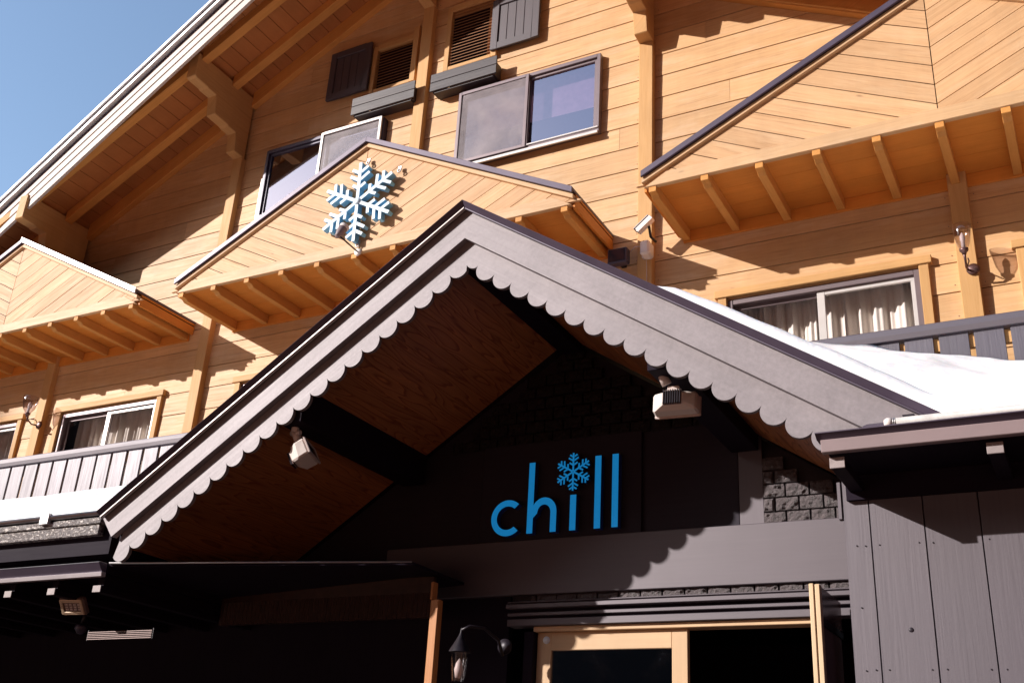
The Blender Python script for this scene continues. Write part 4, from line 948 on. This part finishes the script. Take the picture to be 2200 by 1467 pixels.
def top_r(x, y):
    a = can_z(x) + .115 + .05 * max(0, min(1, (x + 2.2) / 1.2)) - .12 * max(0, min(1, (-1.85 - x) / .35)) + nz(x, y) * .5
    b = 1.80 + .455 * (y - 4.80) + .40 * math.exp(-((x + 1.8) / .9) ** 2) * max(0, (y - 5.2) / 2.6) + nz(x, y)
    k = .10; h = max(k - abs(a - b), 0) / k
    return max(a, b) + h * h * k * .25
def yr(x):
    t = max(0, min(1, (x + .56) / .16)); return (4.965 + (4.775 - 4.965) * t, 7.93)
snow_sheet('snow_bank', -3.0, 2.1, 150, yr, top_r, lambda x, y: max(can_z(x) + .002, low_z(y) - .002) if x < -.6 else low_z(y) - .002, 'deep bright snow bank sliding between the canopy roof and the right balcony')
def top_l(x, y): return 1.90 + .405 * (y - 5.0) + nz(x, y) * .6
snow_sheet('roof_snow', -15.3, -5.72, 150, lambda x: (4.97, 7.93), top_l, lambda x, y: 1.765 + .40 * (y - 4.97), 'thin snow layer on the lower roof under the left balcony')

# ================================================================== signs
def flake_parts(cx, cz, R, y0, y1, wd, twigs, rot=0.0, root=None, mat=None):
    """six arms with twigs; returns one mesh per arm"""
    for k in range(6):
        a = math.radians(90 + 60 * k) + rot; m = MB(); d = V3((math.cos(a), 0, math.sin(a))); s = V3((-d.z, 0, d.x)); ctr = V3((cx, 0, cz))
        def bar(p, q, w, o0=0.0):
            t = (q - p).normalized(); n = V3((-t.z, 0, t.x)) * w / 2
            pr = [p - n, q - n, q + n, p + n]
            r0 = [v + V3((0, y0 + o0, 0)) for v in pr]; r1 = [v + V3((0, y1, 0)) for v in pr]
            rnd = random.random()
            m.face(r0, t, rnd, mi=0); m.face(list(reversed(r1)), t, rnd, mi=1)
            for i in range(4):
                j = (i + 1) % 4; m.face([r0[j], r0[i], r1[i], r1[j]], t, rnd, mi=1)
        bar(ctr + d * (wd * .2), ctr + d * R, wd, .0004 * k)
        for (f, ln) in twigs:
            for sg in (-1, 1):
                t = (d * math.cos(math.radians(58)) + s * sg * math.sin(math.radians(58)))
                p = ctr + d * (R * f); bar(p, p + t * (R * ln), wd * .92, .0025 + .0003 * k + .0006 * (sg > 0) + .0011 * f)
        m.build('arm', mat, root, merge=False)
sf = thing('snowflake_sign', 'big pale blue six armed wooden snowflake on the middle gable', 'snowflake sign', (-6.535, 7.95, 6.06))
flake_parts(-6.535, 6.055, .50, 7.93, 8.005, .040, [(.34, .20), (.54, .30), (.73, .25)], 0.03, sf, ['ice', 'ice_side'])
m = MB(); m.lathe((-6.535, 7.921, 6.055), (0, 1, 0), [(0, 0), (0, .045), (.075, .05), (.085, .05)], 6); m.build('hub', 'ice', sf)
for x, z in ((-6.50, 6.575), (-6.06, 6.36), (-6.50, 5.53)):
    m = MB(); pts = [(x + .020 * math.cos(t), 7.99, z + .020 * math.sin(t)) for t in [k * math.pi / 6 for k in range(13)]]; m.tube(pts, .008, 6, cap=False); m.box(x - .02, x + .02, 7.995, 8.012, z + .02, z + .06); m.build('eye_bolt', 'galv', sf)

LS = thing('chill_sign', 'blue raised letters reading chill with a snowflake as the dot of the i', 'sign', (-3.1992, 6.4603, 1.806))
LY0, LY1 = 6.419, 6.4727
def extrude_outline(pts, name='letter', holes=None):
    m = MB(); r = random.random()
    # triangulate the outline through bmesh for concave shapes
    bm = bmesh.new(); vs = [bm.verts.new((x, 0, z)) for x, z in pts]; es = [bm.edges.new((vs[i], vs[(i + 1) % len(vs)])) for i in range(len(vs))]
    res = bmesh.ops.triangle_fill(bm, edges=es, use_beauty=True, use_dissolve=False)
    for f in bm.faces:
        c = [v.co.copy() for v in f.verts]
        m.face([(p.x, LY0, p.z) for p in c], (0, 0, 1), r); m.face([(p.x, LY1, p.z) for p in reversed(c)], (0, 0, 1), r, mi=1)
    bm.free()
    for i in range(len(pts)):
        a, b = pts[i], pts[(i + 1) % len(pts)]; m.face([(a[0], LY0, a[1]), (b[0], LY0, b[1]), (b[0], LY1, b[1]), (a[0], LY1, a[1])], (0, 1, 0), r, mi=1)
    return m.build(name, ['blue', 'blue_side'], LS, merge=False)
Z0, ZX, ZT, SW_ = 1.8039, 2.0496, 2.3086, 0.0454
# c : arc open to the right
cx, cz, ro, ri = -3.5893, (Z0 + ZX) / 2 - 0.0021, 0.128, 0.0836
arc = lambda r, a0, a1, n, xx=cx, zz=cz: [(xx + r * math.cos(math.radians(a0 + (a1 - a0) * i / n)), zz + r * math.sin(math.radians(a0 + (a1 - a0) * i / n))) for i in range(n + 1)]
extrude_outline(arc(ro, 47, 313, 30) + arc(ri, 310, 50, 30))
# h : stem and arch
hx0, hx1 = -3.4335, -3.2095; hc = (hx0 + SW_ * 0.516 + hx1) / 2 + 0.0041; RO = hx1 - hc; RI = RO - SW_; za = ZX - RO * 1.0836
pts = [(hx0, Z0), (hx0 + SW_, Z0)]
inner = [(hc + RI * math.cos(math.radians(180 - 180 * i / 16)), za + RI * 1.1558 * math.sin(math.radians(180 - 180 * i / 16)) - 0.0041) for i in range(17)]
inner = [p for p in inner if p[0] > hx0 + SW_]
pts += [(hx0 + SW_, inner[0][1] - 0.031)] + inner + [(hx1 - SW_, Z0), (hx1, Z0)]
outer = [(hc + RO * math.cos(math.radians(180 * i / 18)), za + RO * 1.0836 * math.sin(math.radians(180 * i / 18))) for i in range(19)]
outer = [p for p in outer if p[0] > hx0 + SW_ + 0.0041]
pts += outer + [(hx0 + SW_, outer[-1][1] - 0.0124), (hx0 + SW_, ZT), (hx0, ZT)]
extrude_outline(pts)
for x0, zt in ((-3.1084, ZX), (-2.9278, ZT), (-2.8008, ZT)):
    extrude_outline([(x0, Z0), (x0 + SW_, Z0), (x0 + SW_, zt), (x0, zt)])
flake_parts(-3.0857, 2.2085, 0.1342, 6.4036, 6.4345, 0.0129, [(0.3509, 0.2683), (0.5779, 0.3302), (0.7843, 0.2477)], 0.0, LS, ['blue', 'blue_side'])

# ================================================================== lamps and devices
def up_lamp(name_, lab, x, z, y0, wide=.078, hgt=.22, grp='clear glass wall lamps on the posts', side=0.0, candle=True):
    t = thing(name_, lab, 'wall lamp', (x, y0, z - .2), grp); yl = y0 - .19 ; xl = x + side
    m = MB(); m.lathe((x + .04 * (1 if side == 0 else 0), y0 - .002, z - .235), (0, -1, 0), [(0, 0), (0, .052), (.012, .055), (.025, .035), (.03, 0)], 18); m.build('back_plate', 'iron', t)
    m = MB(); m.tube([(x, y0 - .02, z - .235), (x - .005, y0 - .09, z - .245), (xl, yl + .03, z - .21), (xl, yl, z - .17)], [.011, .010, .010, .012], 10); m.tube([(x, y0 - .02, z - .20), (x + .02, y0 - .06, z - .175), (xl + .02, yl + .05, z - .19)], .006, 8); m.build('arm', 'iron', t)
    m = MB(); m.lathe((xl, yl, z - .175), (0, 0, 1), [(0, .0), (0, .016), (.02, .022), (.035, .036), (.052, .038), (.055, .0)], 18); m.build('cup', 'iron', t)
    m = MB(); m.lathe((xl, yl, z - .118), (0, 0, 1), [(0, .0), (0, .017), (.07, .017), (.085, .022), (.12, .020), (.15, .006), (.155, 0)], 16); m.build('bulb', 'white', t)
    m = MB(); m.lathe((xl, yl, z - .12), (0, 0, 1), [(0, .036), (.06, wide * .72), (.14, wide * .88), (hgt, wide), (hgt + .003, wide - .003), (.14, wide * .88 - .003), (.06, wide * .72 - .003), (.003, .033)], 28); m.build('glass_shade', 'lamp_glass', t)
    return t
up_lamp('wall_lamp', 'clear glass wall lamp with bronze arm on the rightmost post', -.62, 4.74, W - .085)
up_lamp('wall_lamp', 'clear glass wall lamp with dark arm on the leftmost post', -12.28, 4.72, W - .085, .105)

# lantern beside the door
t = thing('porch_lantern', 'dark wrought lantern with tapered frosted glass left of the sliding door', 'lantern', (-3.5, 6.05, .95))
m = MB(); m.lathe((-3.64, 6.0, .955), (0, 0, 1), [(0, .074), (.02, .064), (.06, .04), (.10, .018), (.12, .01), (.15, .004)], 6); m.build('cap', 'black', t)
m = MB(); m.lathe((-3.64, 6.0, .78), (0, 0, 1), [(0, .038), (.17, .056)], 6); m.build('glass', 'lamp_glass', t)
m = MB(); m.lathe((-3.64, 6.0, .80), (0, 0, 1), [(0, 0), (0, .02), (.05, .03), (.09, .02), (.12, 0)], 14); m.build('bulb', 'ivory', t)
m = MB(); m.tube([(-3.64, 6.0, 1.09), (-3.60, 6.03, 1.12), (-3.54, 6.12, 1.12), (-3.49, 6.22, 1.06), (-3.48, 6.27, .97)], .011, 8); m.lathe((-3.475, 6.29, 1.03), (0, -1, 0), [(0, 0), (0, .05), (.015, .05), (.02, 0)], 14); m.build('bracket', 'black', t)

# white floodlights under the canopy
def rot_mb(mb, R, c):
    c = V3(c); mb.v = [R @ (p - c) + c for p in mb.v]
def flood(lab, plate, ctr, R):
    t = thing('canopy_floodlight', lab, 'floodlight', plate, 'white floodlights hung under the canopy')
    px, py, pz = plate
    m = MB(); m.lathe((px, py, pz), (0, 0, -1), [(0, 0), (0, .052), (.008, .055), (.014, .045), (.02, .030), (.02, 0)], 22)
    m.build('mount_plate', 'ivory', t)
    c = V3(ctr); neck = V3((px, py, pz - .115))
    m = MB(); m.tube([(px, py, pz - .015), (px, py, pz - .06), neck], [.027, .024, .026], 14); m.build('stem', 'ivory', t)
    m = MB(); m.tube([neck + V3((-.03, 0, -.005)), neck + V3((.045, 0, -.005))], .016, 12); m.tube([neck, neck + (c - neck) * .45], [.024, .028], 12); m.build('swivel', 'ivory', t)
    def local(f, nm, mat, bev=0.0):
        m = MB(); f(m); m.v = [R @ p + c for p in m.v]; m.build(nm, mat, t, bev)
    # housing: boat-shaped shell, front towards +y local
    def shell(m):
        a = [(-.125, .05, .055), (.125, .05, .055), (.125, .05, -.055), (-.125, .05, -.055)]
        b = [(-.122, -.02, .050), (.122, -.02, .050), (.118, -.03, -.062), (-.118, -.03, -.062)]
        d = [(-.060, -.075, .028), (.060, -.075, .028), (.055, -.075, -.040), (-.055, -.075, -.040)]
        m.face(a, (1, 0, 0), .3)
        for p, q in ((a, b), (b, d)):
            for i in range(4):
                j = (i + 1) % 4; m.face([p[i], p[j], q[j], q[i]], (1, 0, 0), .3)
        m.face(list(reversed(d)), (1, 0, 0), .3)
    local(shell, 'housing', 'white', 0.010)
    local(lambda m: frame_rect(m, -.127, .127, -.058, .058, .014, .051, .064), 'front_frame', 'ivory', 0.003)
    local(lambda m: m.box(-.113, .113, .053, .059, -.045, .045), 'lens', 'lens')
    def fins(m):
        for k in range(8): x = -.045 + k * .0128; m.box(x - .0022, x + .0022, -.094, -.074, -.048, .034, (0, 0, 1))
    local(fins, 'cooling_fin', 'black')
    local(lambda m: m.box(-.050, .050, -.080, -.0745, -.050, .036), 'fin_base', 'grille')
    local(lambda m: m.prism([(-.038, -.06, .030), (.038, -.06, .030), (.038, -.01, .052), (-.038, -.01, .052)], [(-.030, -.06, .075), (.030, -.06, .075), (.030, -.02, .075), (-.030, -.02, .075)], (0, 0, 1)), 'driver_box', 'ivory', 0.003)
Rr = Matrix.Rotation(math.radians(6), 3, 'Z') @ Matrix.Rotation(math.radians(-8), 3, 'X')
flood('white floodlight seen from behind with ribbed grille under the right slope', (-1.955, 5.10, 2.40), (-1.895, 5.18, 2.115), Rr)
Rl = Matrix.Rotation(math.radians(-68), 3, 'Z') @ Matrix.Rotation(math.radians(28), 3, 'X')
flood('white floodlight turned sideways with dark lens under the left slope', (-4.46, 5.10, 2.33), (-4.43, 5.18, 2.09), Rl)

# devices on the post beside the middle gable
t = thing('security_camera', 'small white security camera pointing left on the post by the middle gable', 'security camera', (-3.5, 8.915, 5.45))
c = V3((-3.50, 8.72, 5.50)); R = Matrix.Rotation(math.radians(-40), 3, 'Y')
m = MB(); m.box(-.10, .10, -.035, .035, -.03, .03); m.v = [R @ p + c for p in m.v]; m.build('body', 'white', t, 0.006)
m = MB(); m.box(-.11, .09, -.042, .042, .032, .040); m.v = [R @ p + c for p in m.v]; m.build('sun_hood', 'galv', t, 0.002)
m = MB(); m.tube([c + R @ V3((.02, .02, -.03)), c + V3((.03, .08, -.10)), (-3.46, 8.915, 5.40)], .014, 8); m.build('bracket', 'black', t)
m = MB(); m.lathe(c + R @ V3((-.101, 0, 0)), R @ V3((-1, 0, 0)), [(0, .022), (.004, .022), (.005, 0)], 14); m.build('lens', 'lens', t)
t = thing('junction_box', 'white rounded junction box fixed to the post beside the camera', 'junction box', (-3.54, 8.915, 5.30))
m = MB(); m.box(-3.575, -3.475, 8.76, 8.914, 5.20, 5.36); m.build('cover', 'white', t, 0.02)
m = MB(); m.box(-3.585, -3.515, 8.85, 8.912, 5.215, 5.229); m.tube([(-3.55, 8.88, 5.22), (-3.55, 8.90, 5.10), (-3.552, 8.912, 4.5)], .004, 6); m.tube([(-3.60, 8.88, 5.36), (-3.68, 8.9, 5.38), (-3.76, 8.9, 5.31)], .005, 6); m.build('cable', 'ivory', t)
t = thing('sensor_light', 'dark square flood lamp between the middle gable and the post', 'flood lamp', (-3.82, 8.99, 5.27))
m = MB(); m.box(-3.93, -3.72, 8.78, 8.88, 5.17, 5.34); m.build('housing', 'navy', t, 0.012)
m = MB(); m.box(-3.91, -3.74, 8.772, 8.779, 5.19, 5.32); m.build('lens', 'lens', t)
m = MB(); m.box(-3.85, -3.80, 8.881, 8.985, 5.21, 5.30); m.tube([(-3.93, 8.86, 5.26), (-3.99, 8.9, 5.22), (-4.0, 8.95, 5.12), (-4.02, 8.96, 5.05)], .007, 6); m.build('mount', 'black', t)

# spot lamp on an arm that lights the snowflake
t = thing('sign_spotlight', 'grey bullet spotlight on a long thin arm in front of the snowflake', 'spotlight', (-6.52, 8.0, 5.44))
a = V3((-6.50, 8.01, 5.46)); h = V3((-6.30, 7.42, 5.315)) 
m = MB(); m.tube([a, h], .0085, 8); m.build('arm', 'black', t)
m = MB(); m.lathe(a + V3((0, .01, 0)), (0, -1, 0), [(0, 0), (0, .045), (.012, .045), (.02, .015), (.02, 0)], 16); m.build('base_plate', 'white', t)
dirn = (V3((-6.5, 7.95, 6.0)) - h).normalized(); dirn = V3((.12, .30, .62)).normalized()
m = MB(); m.lathe(h, dirn, [(-.03, 0), (-.03, .024), (0, .028), (.03, .042), (.10, .048), (.10, 0)], 18); m.build('body', 'brownmetal', t)
m = MB(); m.lathe(h + dirn * .101, dirn, [(0, .0), (0, .049), (.035, .052), (.035, .044), (.02, 0)], 18); m.build('rim', 'white', t)

# little floodlight and camera under the low porch
t = thing('porch_floodlight', 'small beige led floodlight under the rafters of the low porch', 'floodlight', (-6.3, 5.2, 1.2))
R = Matrix.Rotation(math.radians(12), 3, 'Z') @ Matrix.Rotation(math.radians(38), 3, 'X'); c = V3((-6.33, 5.22, 1.195))
def loc(f, nm, mat, bev=0.0):
    m = MB(); f(m); m.v = [R @ p + c for p in m.v]; m.build(nm, mat, t, bev)
loc(lambda m: m.box(-.10, .10, -.01, .03, -.062, .062), 'housing', 'grille', .006)
loc(lambda m: frame_rect(m, -.092, .092, -.055, .055, .022, -.022, -.0105), 'reflector', 'beige', .003)
loc(lambda m: [m.box(-.056 + .034 * i, -.034 + .034 * i, -.014, -.0105, -.024 + .018 * j, -.013 + .018 * j) for i in range(4) for j in range(3)], 'led', 'ivory')
t = thing('porch_camera', 'small dark dome camera below the low porch roof', 'security camera', (-6.45, 5.4, 1.08))
m = MB(); m.lathe((-6.42, 5.4, 1.10), (0, 0, -1), [(0, 0), (0, .04), (.02, .045), (.035, .04), (.06, .022), (.066, 0)], 18); m.build('body', 'navy', t)
m = MB(); m.tube([(-6.42, 5.4, 1.11), (-6.42, 5.42, 1.22)], .012, 8); m.build('mount', 'black', t)
